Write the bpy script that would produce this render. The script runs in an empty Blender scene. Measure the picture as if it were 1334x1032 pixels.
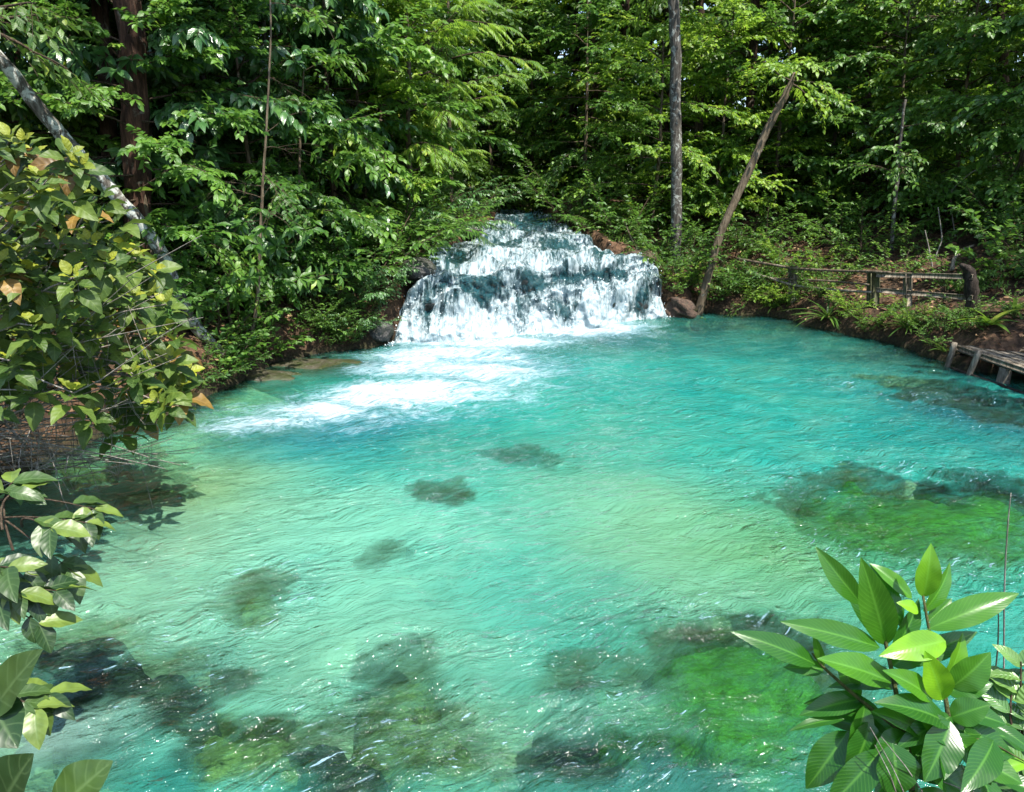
import bpy, math, random
import numpy as np
from mathutils import Vector

random.seed(7)
SC = bpy.context.scene
COL = SC.collection
R = math.radians

# ------------------------------------------------------------------ camera model (plain pinhole; used to survey where things stand)
PITCH = R(15.5)
CZ = 3.2
FPX = 952.0
CP, SP = math.cos(PITCH), math.sin(PITCH)


def ray(px, py):
    a = (px - 667.0) / FPX
    b = (516.0 - py) / FPX
    return np.array([a, CP + b * SP, -SP + b * CP])


def G(px, py, z=0.0):
    d = ray(px, py)
    t = (z - CZ) / d[2]
    return np.array([d[0] * t, d[1] * t, z])


def PY(px, py, Y):
    d = ray(px, py)
    t = Y / d[1]
    return np.array([d[0] * t, Y, CZ + d[2] * t])


def px2x(px, Y, z=2.0):
    return (px - 667.0) / FPX * (Y * CP + (CZ - z) * SP)


# ------------------------------------------------------------------ numpy noise
_rs = np.random.RandomState(11)
_TAB = _rs.rand(256, 256)
_PERM = _rs.permutation(256)


def vnoise(x, y, seed=0):
    x = np.asarray(x, float) + seed * 17.31
    y = np.asarray(y, float) + seed * 9.77
    xi = np.floor(x).astype(int)
    yi = np.floor(y).astype(int)
    fx = x - xi
    fy = y - yi
    fx = fx * fx * fx * (fx * (fx * 6 - 15) + 10)
    fy = fy * fy * fy * (fy * (fy * 6 - 15) + 10)
    a = _TAB[xi & 255, yi & 255]
    b = _TAB[(xi + 1) & 255, yi & 255]
    c = _TAB[xi & 255, (yi + 1) & 255]
    d = _TAB[(xi + 1) & 255, (yi + 1) & 255]
    return (a * (1 - fx) + b * fx) * (1 - fy) + (c * (1 - fx) + d * fx) * fy


def fbm(x, y, seed=0, octv=4, gain=0.5):
    s = 0
    a = 1.0
    tot = 0
    x = np.asarray(x, float)
    y = np.asarray(y, float)
    for o in range(octv):
        s = s + a * vnoise(x, y, seed + o * 3)
        tot += a
        a *= gain
        x, y = x * 1.9 * 0.8 - y * 1.9 * 0.6, x * 1.9 * 0.6 + y * 1.9 * 0.8
    return s / tot


def sstep(e0, e1, x):
    t = np.clip((x - e0) / (e1 - e0), 0, 1)
    return t * t * (3 - 2 * t)


# ------------------------------------------------------------------ object helpers
def tag(o, label=None, cat=None, group=None, kind=None):
    if label:
        o['label'] = label
    if cat:
        o['category'] = cat
    if group:
        o['group'] = group
    if kind:
        o['kind'] = kind
    return o


def empty(name, loc=(0, 0, 0)):
    o = bpy.data.objects.new(name, None)
    o.empty_display_size = 0.2
    COL.objects.link(o)
    o.location = loc
    return o


def link(name, me, parent=None):
    o = bpy.data.objects.new(name, me)
    COL.objects.link(o)
    if parent is not None:
        o.parent = parent
    return o


def np_mesh(name, V, quads=None, tris=None, mat=None, smooth=True, attrs=None):
    me = bpy.data.meshes.new(name)
    V = np.ascontiguousarray(V, dtype=np.float32)
    me.vertices.add(len(V))
    me.vertices.foreach_set('co', V.ravel())
    idx, starts, n0 = [], [], 0
    for F, k in ((quads, 4), (tris, 3)):
        if F is None or len(F) == 0:
            continue
        F = np.ascontiguousarray(F, dtype=np.int32)
        idx.append(F.ravel())
        starts.append(n0 + np.arange(len(F), dtype=np.int32) * k)
        n0 += F.size
    idx = np.concatenate(idx)
    starts = np.concatenate(starts)
    me.loops.add(len(idx))
    me.loops.foreach_set('vertex_index', idx)
    me.polygons.add(len(starts))
    me.polygons.foreach_set('loop_start', starts.astype(np.int32))
    if smooth:
        me.polygons.foreach_set('use_smooth', np.ones(len(starts), dtype=bool))
    for an, av in (attrs or {}).items():
        av = np.asarray(av, dtype=np.float32)
        if av.ndim == 1:
            a = me.attributes.new(an, 'FLOAT', 'POINT')
            a.data.foreach_set('value', av)
        elif av.shape[1] == 3:
            a = me.attributes.new(an, 'FLOAT_VECTOR', 'POINT')
            a.data.foreach_set('vector', av.ravel())
    me.update(calc_edges=True)
    me.validate()
    if mat:
        me.materials.append(mat)
    return me


def grid_faces(nr, nc):
    i = np.arange(nr - 1)[:, None] * nc + np.arange(nc - 1)[None, :]
    i = i.ravel()
    return np.stack([i, i + 1, i + nc + 1, i + nc], 1)


class MB:
    """collects tubes, boxes and grids; build() links them as one mesh"""

    def __init__(self):
        self.v, self.q, self.t, self.n = [], [], [], 0

    def add(self, V, quads=None, tris=None):
        V = np.asarray(V, float)
        if quads is not None and len(quads):
            self.q.append(np.asarray(quads) + self.n)
        if tris is not None and len(tris):
            self.t.append(np.asarray(tris) + self.n)
        self.v.append(V)
        self.n += len(V)

    def tube(self, pts, radii, seg=6, wob=0.0, rng=None, cap=True):
        pts = np.asarray(pts, float)
        n = len(pts)
        radii = np.broadcast_to(np.asarray(radii, float), (n,))
        T = np.gradient(pts, axis=0)
        T /= np.linalg.norm(T, axis=1, keepdims=True) + 1e-9
        ref = np.array([0, 0, 1.0]) if abs(T[:, 2]).mean() < 0.8 else np.array([1.0, 0, 0])
        A = np.cross(T, ref)
        A /= np.linalg.norm(A, axis=1, keepdims=True) + 1e-9
        B = np.cross(T, A)
        ang = np.arange(seg) * 2 * math.pi / seg
        rr = radii[:, None] * np.ones((1, seg))
        if wob and rng is not None:
            rr = rr * (1 + wob * (rng.rand(n, seg) - 0.5) * 2)
        V = pts[:, None, :] + rr[..., None] * (A[:, None, :] * np.cos(ang)[None, :, None] + B[:, None, :] * np.sin(ang)[None, :, None])
        V = V.reshape(-1, 3)
        r_ = np.arange(n - 1)[:, None] * seg
        j = np.arange(seg)[None, :]
        j2 = (j + 1) % seg
        Q = np.stack([r_ + j, r_ + j2, r_ + seg + j2, r_ + seg + j], -1).reshape(-1, 4)
        tr = []
        if cap:
            V = np.vstack([V, pts[:1], pts[-1:]])
            b, e = n * seg, n * seg + 1
            for k in range(seg):
                k2 = (k + 1) % seg
                tr.append((b, k2, k))
                tr.append((e, (n - 1) * seg + k, (n - 1) * seg + k2))
        self.add(V, Q, tr)

    def box(self, c, ax, ay, az, hx, hy, hz, bev=0.012):
        """box with chamfered long edges; ax,ay,az unit axes, half sizes"""
        c, ax, ay, az = (np.asarray(k, float) for k in (c, ax, ay, az))
        prof = [(-1, -1 + 0), (1, -1), (1, 1), (-1, 1)]
        ring = []
        for sx, sy in prof:
            ring.append((sx * (hy - (bev if (sx * sy) > 0 else 0)), sy * (hz - (0 if (sx * sy) > 0 else bev))))
            ring.append((sx * (hy - (0 if (sx * sy) > 0 else bev)), sy * (hz - (bev if (sx * sy) > 0 else 0))))
        m = len(ring)
        V = []
        for s in (-1, 1):
            for (a, b) in ring:
                V.append(c + ax * hx * s + ay * a + az * b)
        V.append(c - ax * hx)
        V.append(c + ax * hx)
        Q = [(k, (k + 1) % m, m + (k + 1) % m, m + k) for k in range(m)]
        T = [(2 * m, (k + 1) % m, k) for k in range(m)] + [(2 * m + 1, m + k, m + (k + 1) % m) for k in range(m)]
        self.add(V, Q, T)

    def build(self, name, mat, parent=None, smooth=True):
        V = np.vstack(self.v)
        q = np.vstack(self.q) if self.q else None
        t = np.vstack(self.t) if self.t else None
        return link(name, np_mesh(name, V, q, t, mat, smooth), parent)


# ------------------------------------------------------------------ node helpers
class NT:
    def __init__(self, name):
        self.m = bpy.data.materials.new(name)
        self.m.use_nodes = True
        self.t = self.m.node_tree
        self.t.nodes.clear()
        self.out = self.t.nodes.new('ShaderNodeOutputMaterial')

    def n(self, typ, ins=None, **props):
        nd = self.t.nodes.new('ShaderNode' + typ)
        for k, v in props.items():
            setattr(nd, k, v)
        for k, v in (ins or {}).items():
            s = nd.inputs[k]
            if isinstance(v, bpy.types.NodeSocket):
                self.t.links.new(v, s)
            elif isinstance(v, bpy.types.Node):
                self.t.links.new(v.outputs[0], s)
            else:
                s.default_value = v
        return nd

    def math(self, op, a, b=0.0, c=0.0, clamp=False):
        return self.n('Math', {0: a, 1: b, 2: c}, operation=op, use_clamp=clamp).outputs[0]

    def mix(self, f, a, b, bt='MIX'):
        nd = self.n('Mix', data_type='RGBA', blend_type=bt)
        nd.clamp_factor = True
        for s, v in ((nd.inputs[0], f), (nd.inputs[6], a), (nd.inputs[7], b)):
            if isinstance(v, bpy.types.NodeSocket):
                self.t.links.new(v, s)
            else:
                s.default_value = v if not isinstance(v, tuple) else (v + (1,) if len(v) == 3 else v)
        return nd.outputs[2]

    def ss(self, x, e0, e1, a=0.0, b=1.0):
        return self.n('MapRange', {0: x, 1: e0, 2: e1, 3: a, 4: b}, interpolation_type='SMOOTHSTEP').outputs[0]

    def noise(self, vec, scale, detail=4.0, rough=0.55, dist=0.0):
        return self.n('TexNoise', {'Vector': vec, 'Scale': scale, 'Detail': detail, 'Roughness': rough, 'Distortion': dist}).outputs[0]

    def mapping(self, vec, scale=(1, 1, 1), rot=(0, 0, 0), loc=(0, 0, 0)):
        return self.n('Mapping', {'Vector': vec, 'Location': loc, 'Rotation': rot, 'Scale': scale}).outputs[0]

    def attr(self, name):
        return self.n('Attribute', attribute_name=name)

    def pos(self):
        return self.n('TexCoord').outputs['Object']

    def geo(self):
        return self.n('NewGeometry').outputs['Position']

    def mixs(self, f, a, b):
        return self.n('MixShader', {0: f, 1: a, 2: b}).outputs[0]

    def surf(self, s):
        self.t.links.new(s if isinstance(s, bpy.types.NodeSocket) else s.outputs[0], self.out.inputs['Surface'])
        return self.m


def c4(c):
    return (c[0], c[1], c[2], 1.0)


# ------------------------------------------------------------------ materials
def leaf_mat(name, dark, light, young=None, young_at=0.86, rough=0.4, transl=0.3, vein=0.35, spec=0.5, sheen=None, cuts=8.0, bumpd=0.004):
    m = NT(name)
    a = m.attr('leaf')
    sep = m.n('SeparateXYZ', {0: a.outputs['Vector']})
    t, s, r = sep.outputs[0], sep.outputs[1], sep.outputs[2]
    oi = m.n('ObjectInfo').outputs['Random']
    k = m.math('ADD', r, m.math('MULTIPLY', m.math('SUBTRACT', oi, 0.5), 0.5), clamp=True)
    col = m.mix(m.ss(k, 0.1, 0.9), dark, light)
    if young:
        col = m.mix(m.ss(r, young_at - 0.04, young_at + 0.08), col, young)
    blot = m.noise(m.pos(), 9.0, 3)
    col = m.mix(m.ss(blot, 0.35, 0.7, 0.0, 0.45), col, dark)
    ab = m.math('ABSOLUTE', s)
    mid = m.ss(ab, 0.0, 0.13, 1.0, 0.0)
    side = m.math('SINE', m.math('MULTIPLY', m.math('SUBTRACT', t, m.math('MULTIPLY', ab, 0.22)), 6.283 * cuts))
    sv = m.math('MULTIPLY', m.ss(side, 0.78, 1.0), 0.55)
    v = m.math('MAXIMUM', mid, sv)
    vc = tuple(min(1, x * 1.9 + 0.05) for x in light)
    col = m.mix(m.math('MULTIPLY', v, vein * 0.6), col, vc)
    bump = m.n('Bump', {'Strength': 0.45, 'Distance': bumpd * 0.5, 'Height': m.math('ADD', side, m.math('MULTIPLY', mid, -1.5))})
    pr = m.n('BsdfPrincipled', {'Base Color': col, 'Roughness': rough, 'Specular IOR Level': spec, 'Normal': bump})
    tr = m.n('BsdfTranslucent', {'Color': m.mix(0.5, col, tuple(min(1, q * 1.8) for q in light))})
    return m.surf(m.mixs(transl, pr.outputs[0], tr.outputs[0]))


def bark_mat(name, c1, c2, lichen=None, lich=0.5, scale=1.0):
    m = NT(name)
    p = m.pos()
    n1 = m.noise(m.mapping(p, (9 * scale, 9 * scale, 1.6 * scale)), 1.5, 6, 0.65)
    col = m.mix(m.ss(n1, 0.35, 0.68), c1, c2)
    if lichen:
        n2 = m.noise(p, 4.5 * scale, 5, 0.65, 0.6)
        col = m.mix(m.ss(n2, 1 - lich - 0.05, 1 - lich + 0.07), col, lichen)
    n3 = m.noise(m.mapping(p, (22 * scale, 22 * scale, 5 * scale)), 1.5, 5, 0.7)
    b = m.n('Bump', {'Strength': 0.9, 'Distance': 0.03, 'Height': m.math('ADD', n1, m.math('MULTIPLY', n3, 0.6))})
    pr = m.n('BsdfPrincipled', {'Base Color': col, 'Roughness': 0.9, 'Specular IOR Level': 0.2, 'Normal': b})
    return m.surf(pr.outputs[0])


M = {}
M['dark_bark'] = bark_mat('dark bark', (0.018, 0.011, 0.007), (0.085, 0.052, 0.034), (0.14, 0.13, 0.10), 0.38)
M['red_bark'] = bark_mat('reddish bark', (0.022, 0.012, 0.008), (0.095, 0.05, 0.032), (0.13, 0.12, 0.09), 0.36)
M['lichen_bark'] = bark_mat('lichen bark', (0.035, 0.03, 0.024), (0.11, 0.10, 0.085), (0.30, 0.31, 0.28), 0.43, 1.5)
M['pale_lichen_bark'] = bark_mat('pale lichen bark', (0.045, 0.038, 0.03), (0.15, 0.135, 0.115), (0.42, 0.44, 0.40), 0.5, 1.3)
M['tan_bark'] = bark_mat('tan bark', (0.06, 0.045, 0.028), (0.16, 0.125, 0.085), (0.24, 0.235, 0.19), 0.36, 1.3)
M['twig'] = bark_mat('twig bark', (0.035, 0.024, 0.015), (0.10, 0.075, 0.05), None, 0.4, 3)
M['pale_twig'] = bark_mat('pale twig', (0.16, 0.14, 0.115), (0.34, 0.31, 0.27), (0.40, 0.40, 0.36), 0.4, 3)
M['green_stem'] = bark_mat('green stem', (0.05, 0.06, 0.02), (0.11, 0.12, 0.04), None, 0.4, 3)
M['old_wood'] = bark_mat('weathered wood', (0.11, 0.09, 0.065), (0.32, 0.275, 0.21), (0.38, 0.35, 0.29), 0.35, 1.6)
M['dark_wood'] = bark_mat('rotten wood', (0.012, 0.009, 0.007), (0.05, 0.038, 0.03), None, 0.4, 1.6)
M['green_wood'] = bark_mat('algae wood', (0.05, 0.05, 0.025), (0.14, 0.14, 0.075), (0.2, 0.2, 0.1), 0.4, 1.6)

# foliage
M['leaf_mid'] = leaf_mat('mid green leaf', (0.033, 0.095, 0.013), (0.112, 0.231, 0.029), (0.264, 0.370, 0.040), 0.88, 0.36, 0.36)
M['leaf_cool'] = leaf_mat('cool glossy leaf', (0.024, 0.082, 0.021), (0.079, 0.185, 0.046), (0.158, 0.290, 0.053), 0.92, 0.3, 0.3, spec=0.8)
M['leaf_bright'] = leaf_mat('bright yellow green leaf', (0.066, 0.158, 0.016), (0.211, 0.343, 0.029), (0.370, 0.420, 0.046), 0.86, 0.38, 0.42)
M['leaf_dark'] = leaf_mat('dark forest leaf', (0.024, 0.066, 0.011), (0.092, 0.172, 0.021), (0.224, 0.290, 0.040), 0.92, 0.4, 0.36)
M['leaf_yellow'] = leaf_mat('sunny forest leaf', (0.066, 0.132, 0.013), (0.211, 0.317, 0.029), (0.396, 0.420, 0.066), 0.88, 0.42, 0.45)
M['leaf_olive'] = leaf_mat('olive veined leaf', (0.03, 0.065, 0.011), (0.10, 0.15, 0.022), (0.25, 0.27, 0.02), 0.82, 0.52, 0.25, vein=0.35, spec=0.35, cuts=5.0, bumpd=0.003)
M['leaf_brown'] = leaf_mat('bronze leaf', (0.09, 0.05, 0.012), (0.23, 0.14, 0.025), None, 0.9, 0.5, 0.25, vein=0.3, cuts=5.0)
M['leaf_near'] = leaf_mat('near glossy leaf', (0.018, 0.09, 0.010), (0.095, 0.28, 0.012), (0.20, 0.44, 0.015), 0.8, 0.3, 0.4, vein=0.42, spec=0.6, cuts=17.0, bumpd=0.0003)
M['leaf_sprig'] = leaf_mat('near sprig leaf', (0.012, 0.036, 0.008), (0.045, 0.088, 0.017), (0.13, 0.19, 0.03), 0.85, 0.42, 0.2, vein=0.5, cuts=6.0, bumpd=0.0012)
M['strap'] = leaf_mat('strap leaf', (0.045, 0.11, 0.015), (0.13, 0.22, 0.035), (0.30, 0.31, 0.08), 0.88, 0.4, 0.3, vein=0.1, cuts=0.0)
M['dry_leaf'] = leaf_mat('dry leaf', (0.07, 0.035, 0.016), (0.24, 0.12, 0.055), (0.36, 0.24, 0.12), 0.8, 0.7, 0.1, vein=0.2)

# ================================================================== SETTING
# shoreline of the pool, surveyed on the water plane
_shore_px = [(60, 600), (150, 562), (215, 546), (275, 520), (310, 498), (350, 474), (430, 461), (503, 452), (640, 443), (770, 430), (872, 413),
             (905, 406), (1000, 413), (1080, 432), (1150, 446), (1230, 470), (1262, 482), (1334, 492)]
SHORE = [G(*p)[:2] for p in _shore_px] + [np.array(k) for k in ((10.4, 11.0), (10.5, 7.0), (7.5, 3.6), (4.5, 2.4), (2.4, 2.2), (-2.6, 2.2), (-4.3, 3.2), (-5.0, 5.2), (-5.8, 7.6))]
SHORE = np.array(SHORE)

_bx = [G(505, 450)[0], G(640, 443)[0], G(770, 430)[0], G(872, 412)[0]]
_by = [G(505, 450)[1], G(640, 443)[1], G(770, 430)[1], G(872, 412)[1]]
VK = [-0.5, 0, 1.1, 2, 3, 5.5, 10.5, 16]
XL = [_bx[0] - 0.1, _bx[0] - 0.03, _bx[0] + 0.28, -2.3, -1.85, -1.3, -0.6, -0.4]
XR = [_bx[3] + 0.1, _bx[3] + 0.03, _bx[3] - 0.15, 3.45, 2.6, 2.1, 1.4, 1.0]


def fall_y(x, v):
    yb = np.interp(x, _bx, _by)
    w = 1 - sstep(1.0, 5.0, v)
    return yb * w + 17.6 * (1 - w) + v


def fall_z(x, v):
    z = np.interp(v, [-0.6, -0.2, 0, .15, .34, .5, .72, .95, 1.2, 1.6, 2.2, 3, 5.5, 10.5, 16],
                  [-0.25, -0.12, 0.0, .26, .66, .88, 1.05, 1.26, 1.42, 1.53, 1.66, 1.80, 2.06, 2.38, 2.52])
    c = np.interp(x, [_bx[0], _bx[0] + .5, _bx[0] + 1.3, 0.3, 2.4, _bx[3] - .7, _bx[3]], [.74, .88, 1.0, 1.04, 1.0, .93, .80])
    w = 1 - sstep(1.2, 2.6, v)
    return z * (c * w + 1 - w)


def poly_sd(X, Yv, P):
    """signed distance to polygon, negative inside"""
    d2 = np.full(X.shape, 1e18)
    ins = np.zeros(X.shape, bool)
    n = len(P)
    for i in range(n):
        a, b = P[i], P[(i + 1) % n]
        e = b - a
        wx, wy = X - a[0], Yv - a[1]
        t = np.clip((wx * e[0] + wy * e[1]) / (e @ e), 0, 1)
        d2 = np.minimum(d2, (wx - e[0] * t) ** 2 + (wy - e[1] * t) ** 2)
        c = ((a[1] > Yv) != (b[1] > Yv))
        with np.errstate(divide='ignore', invalid='ignore'):
            xi = a[0] + (Yv - a[1]) * e[0] / (e[1] if e[1] != 0 else 1e-9)
        ins ^= c & (X < xi)
    d = np.sqrt(d2)
    return np.where(ins, -d, d)


_vs = np.array([-0.75, 0, 1.1, 2, 3, 5.5, 10.5, 16.0])
_sl = np.array([[np.interp(v, VK, XL), fall_y(np.interp(v, VK, XL), v)] for v in _vs])
_sr = np.array([[np.interp(v, VK, XR), fall_y(np.interp(v, VK, XR), v)] for v in _vs])
STREAM = np.vstack([_sl, _sr[::-1]])


def inv_v(X, Yv):
    """flow coordinate of a ground point (approximate inverse of fall_y)"""
    v = Yv - 17.6
    for _ in range(12):
        v = v - 0.6 * (fall_y(X, v) - Yv)
    return v


def ground_h(X, Yv):
    X = np.asarray(X, float)
    Yv = np.asarray(Yv, float)
    wob = (fbm(X * 0.9, Yv * 0.9, 5, 3) - 0.5) * 0.9
    d = poly_sd(X, Yv, SHORE) + wob * 0.55
    left = sstep(1.0, -2.0, X)
    near = sstep(3.5, 1.5, Yv)
    fb = fbm(X * 0.7, Yv * 0.7, 9, 4) - 0.5
    dl = np.maximum(d, 0)
    steep = 0.62 + 0.35 * left
    land = steep * (1 - np.exp(-dl / (0.45 + 0.1 * left))) + (0.27 - 0.12 * left) * np.minimum(dl, 9.0) + 0.03 * np.clip(dl - 9, 0, 60) + fb * 0.35 * sstep(0, 1.2, dl)
    land = land * (1 - near) + near * (0.75 * (1 - np.exp(-dl / 0.35)) + 0.1 * fb)
    di = np.maximum(-d, 0)
    shallow = sstep(-1.5, -5.0, X) * 0.55 + sstep(7, 3, Yv) * 0.35
    bed = -(0.12 + 1.5 * (1 - np.exp(-di / 1.5))) * (1 - np.clip(shallow, 0, 0.75)) + fb * 0.5 * sstep(0.2, 1.5, di) + (fbm(X * 2.2, Yv * 2.2, 14, 4) - .5) * .3 * sstep(0.1, .8, di)
    h = np.where(d > 0, land, np.minimum(bed, -0.17 * sstep(0, .35, di)))
    # stream bed
    ds = poly_sd(X, Yv, STREAM)
    v = inv_v(X, Yv)
    zs = fall_z(X, v)
    inside = sstep(0.25, -0.15, ds)
    h = h * (1 - inside) + np.minimum(h, zs - 0.55) * inside
    rim = sstep(1.4, 0.2, ds) * (1 - inside) * sstep(0.2, 0.6, v)
    h = h * (1 - rim) + (zs + 0.10 + 0.25 * fb) * rim
    return h


def gh(x, y):
    return float(ground_h(np.array([x]), np.array([y]))[0])


def lerp3(a, b, t):
    return tuple(a[i] * (1 - t) + b[i] * t for i in range(3))


# ---- ground material
m = NT('forest ground')
p = m.geo()
sep = m.n('SeparateXYZ', {0: p})
z = sep.outputs[2]
n1 = m.noise(p, 3.0, 6, 0.65)
n2 = m.noise(p, 17.0, 5, 0.7)
vor = m.n('TexVoronoi', {'Vector': m.mapping(p, (1, 1, 0.6)), 'Scale': 13.0}, feature='F1')
lit = m.mix(m.n('SeparateColor', {0: vor.outputs['Color']}).outputs[0], (0.05, 0.028, 0.016), (0.15, 0.085, 0.048))
soil = m.mix(m.ss(n1, 0.35, 0.65), (0.028, 0.018, 0.011), lit)
soil = m.mix(m.ss(n2, 0.55, 0.75), soil, (0.028, 0.038, 0.010))
wet = m.mix(m.ss(n2, 0.4, 0.7), (0.02, 0.016, 0.01), (0.045, 0.045, 0.018))
col = m.mix(m.ss(z, 0.02, 0.28), wet, soil)
sand = m.mix(m.ss(n1, 0.38, 0.62), (0.36, 0.40, 0.24), (0.52, 0.50, 0.33))
alg = m.mix(m.ss(n2, 0.3, 0.7), (0.06, 0.08, 0.02), (0.16, 0.19, 0.06))
patch = m.noise(m.mapping(p, (0.55, 0.8, 0.3)), 1.1, 5, 0.6, 1.2)
sand = m.mix(m.ss(patch, 0.53, 0.66), sand, alg)
col = m.mix(m.ss(z, -0.06, -0.2), col, sand)
bmp = m.n('Bump', {'Strength': 0.8, 'Distance': 0.05, 'Height': m.math('ADD', n2, vor.outputs['Distance'])})
M['ground'] = m.surf(m.n('BsdfPrincipled', {'Base Color': col, 'Roughness': 0.9, 'Specular IOR Level': 0.2, 'Normal': bmp}))


def axis(lo, hi, fine, far, k=1.16):
    a = list(np.arange(lo, hi + 1e-6, fine))
    s = fine
    while a[-1] < far:
        s *= k
        a.append(a[-1] + s)
    s = fine
    while a[0] > -far:
        s *= k
        a.insert(0, a[0] - s)
    return np.array(a)


gx = axis(-9.5, 12.5, 0.11, 420)
gy = axis(0.5, 25.0, 0.11, 420)
GX, GY = np.meshgrid(gx, gy)
GZ = ground_h(GX.ravel(), GY.ravel()).reshape(GX.shape)
V = np.stack([GX.ravel(), GY.ravel(), GZ.ravel()], 1)
tag(link('ground', np_mesh('ground', V, grid_faces(len(gy), len(gx)), mat=M['ground'])), kind='structure')


# ---- rocks under the water: (px, py, half width px, half height px, top z, material, label)
def rock_mat(name, c1, c2, moss, amt, rough=0.7, bscale=1.0):
    m = NT(name)
    p = m.pos()
    n1 = m.noise(p, 2.6 * bscale, 7, 0.68, 0.4)
    n2 = m.noise(p, 12.0 * bscale, 5, 0.7)
    col = m.mix(m.ss(n2, 0.3, 0.7), c1, c2)
    col = m.mix(m.ss(n1, 1 - amt - 0.12, 1 - amt + 0.1), col, m.mix(m.ss(n2, 0.35, 0.65), moss, tuple(k * 0.4 for k in moss)))
    b = m.n('Bump', {'Strength': 0.9, 'Distance': 0.06, 'Height': m.math('ADD', n1, m.math('MULTIPLY', n2, 0.5))})
    return m.surf(m.n('BsdfPrincipled', {'Base Color': col, 'Roughness': rough, 'Specular IOR Level': 0.5, 'Normal': b}))


M['moss_rock'] = rock_mat('olive mossy rock', (0.05, 0.05, 0.025), (0.20, 0.18, 0.10), (0.19, 0.20, 0.055), 0.58)
M['green_moss'] = rock_mat('bright green moss', (0.02, 0.05, 0.012), (0.07, 0.15, 0.015), (0.075, 0.21, 0.010), 0.55)
M['dark_rock'] = rock_mat('dark submerged rock', (0.008, 0.010, 0.009), (0.035, 0.038, 0.026), (0.045, 0.055, 0.02), 0.42)
M['wet_rock'] = rock_mat('wet rock', (0.010, 0.010, 0.010), (0.06, 0.055, 0.05), (0.035, 0.045, 0.025), 0.4, 0.3, 1.6)
M['tan_rock'] = rock_mat('olive ledge', (0.03, 0.028, 0.018), (0.085, 0.075, 0.05), (0.05, 0.06, 0.02), 0.5, 0.35, 1.4)
M['root_bank'] = rock_mat('rooty earth', (0.022, 0.014, 0.010), (0.10, 0.058, 0.036), (0.04, 0.05, 0.018), 0.35, 0.85, 2.0)

ROCKS = [
    (574, 656, 38, 18, -0.16, 'dark_rock', 'small dark round submerged rock in mid pool below the foam'),
    (337, 792, 46, 34, -0.12, 'moss_rock', 'olive mossy submerged boulder alone in the pale left shallows'),
    (690, 607, 44, 14, -0.36, 'moss_rock', 'olive submerged rock nearest the foam in mid pool'),
    (505, 735, 26, 18, -0.34, 'dark_rock', 'dim submerged stone between the mid pool rock and the olive boulder'),
    (1205, 682, 165, 52, -0.07, 'green_moss', 'long bright green mossy submerged mound near the right edge'),
    (955, 898, 140, 82, -0.07, 'green_moss', 'large green and dark mossy submerged boulder left of the glossy leafed plant'),
    (180, 648, 55, 24, -0.10, 'moss_rock', 'flat yellowish submerged rock below the left shrub'),
    (110, 608, 70, 18, -0.04, 'moss_rock', 'brown submerged shelf under the bare twigs at the left bank'),
    (85, 858, 75, 40, -0.03, 'dark_rock', 'dark submerged ledge rock at the left edge above the pale corner'),
    (165, 905, 85, 42, -0.04, 'dark_rock', 'dark submerged ledge rock in the middle of the bottom left ledge'),
    (240, 935, 60, 30, -0.05, 'dark_rock', 'dark submerged ledge rock ending the bottom left ledge'),
    (300, 985, 85, 46, -0.05, 'moss_rock', 'mossy submerged boulder right of the dark bottom left ledge'),
    (300, 908, 34, 20, -0.18, 'moss_rock', 'small tan submerged stone above the bottom left boulder'),
    (395, 1008, 110, 42, -0.06, 'dark_rock', 'dark jagged submerged rock at the bottom edge left of centre'),
    (520, 940, 70, 75, -0.12, 'moss_rock', 'tall olive submerged rock at lower centre'),
    (610, 1010, 90, 40, -0.10, 'moss_rock', 'wide mossy submerged rock at the bottom edge centre'),
    (745, 888, 40, 32, -0.22, 'dark_rock', 'dark submerged rock left of the large green boulder'),
    (760, 1005, 80, 32, -0.10, 'dark_rock', 'dark submerged rock at the bottom edge below the green boulder'),
    (920, 1012, 100, 24, -0.08, 'dark_rock', 'dark submerged slab at the bottom edge beside the glossy leafed plant'),
    (1190, 512, 70, 14, -0.10, 'dark_rock', 'low dark submerged rock line reaching out from the jetty'),
    (1290, 540, 60, 18, -0.08, 'dark_rock', 'dark submerged rock in the blue water below the jetty'),
    (1040, 655, 42, 14, -0.28, 'moss_rock', 'small submerged stone left of the long bright green mound'),
    (1270, 640, 70, 16, -0.16, 'dark_rock', 'dark submerged stone behind the long bright green mound'),
]
RK = []
for (px, py, rx, ry, top, mt, lab) in ROCKS:
    c = G(px, py, -0.12)
    ax = abs(G(px + rx, py, -0.12)[0] - c[0])
    ay = abs(G(px, py - ry, -0.12)[1] - G(px, py + ry, -0.12)[1]) * 0.5
    RK.append((c[0], c[1], ax * 1.2, ay * 1.2, top, mt, lab))


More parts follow.
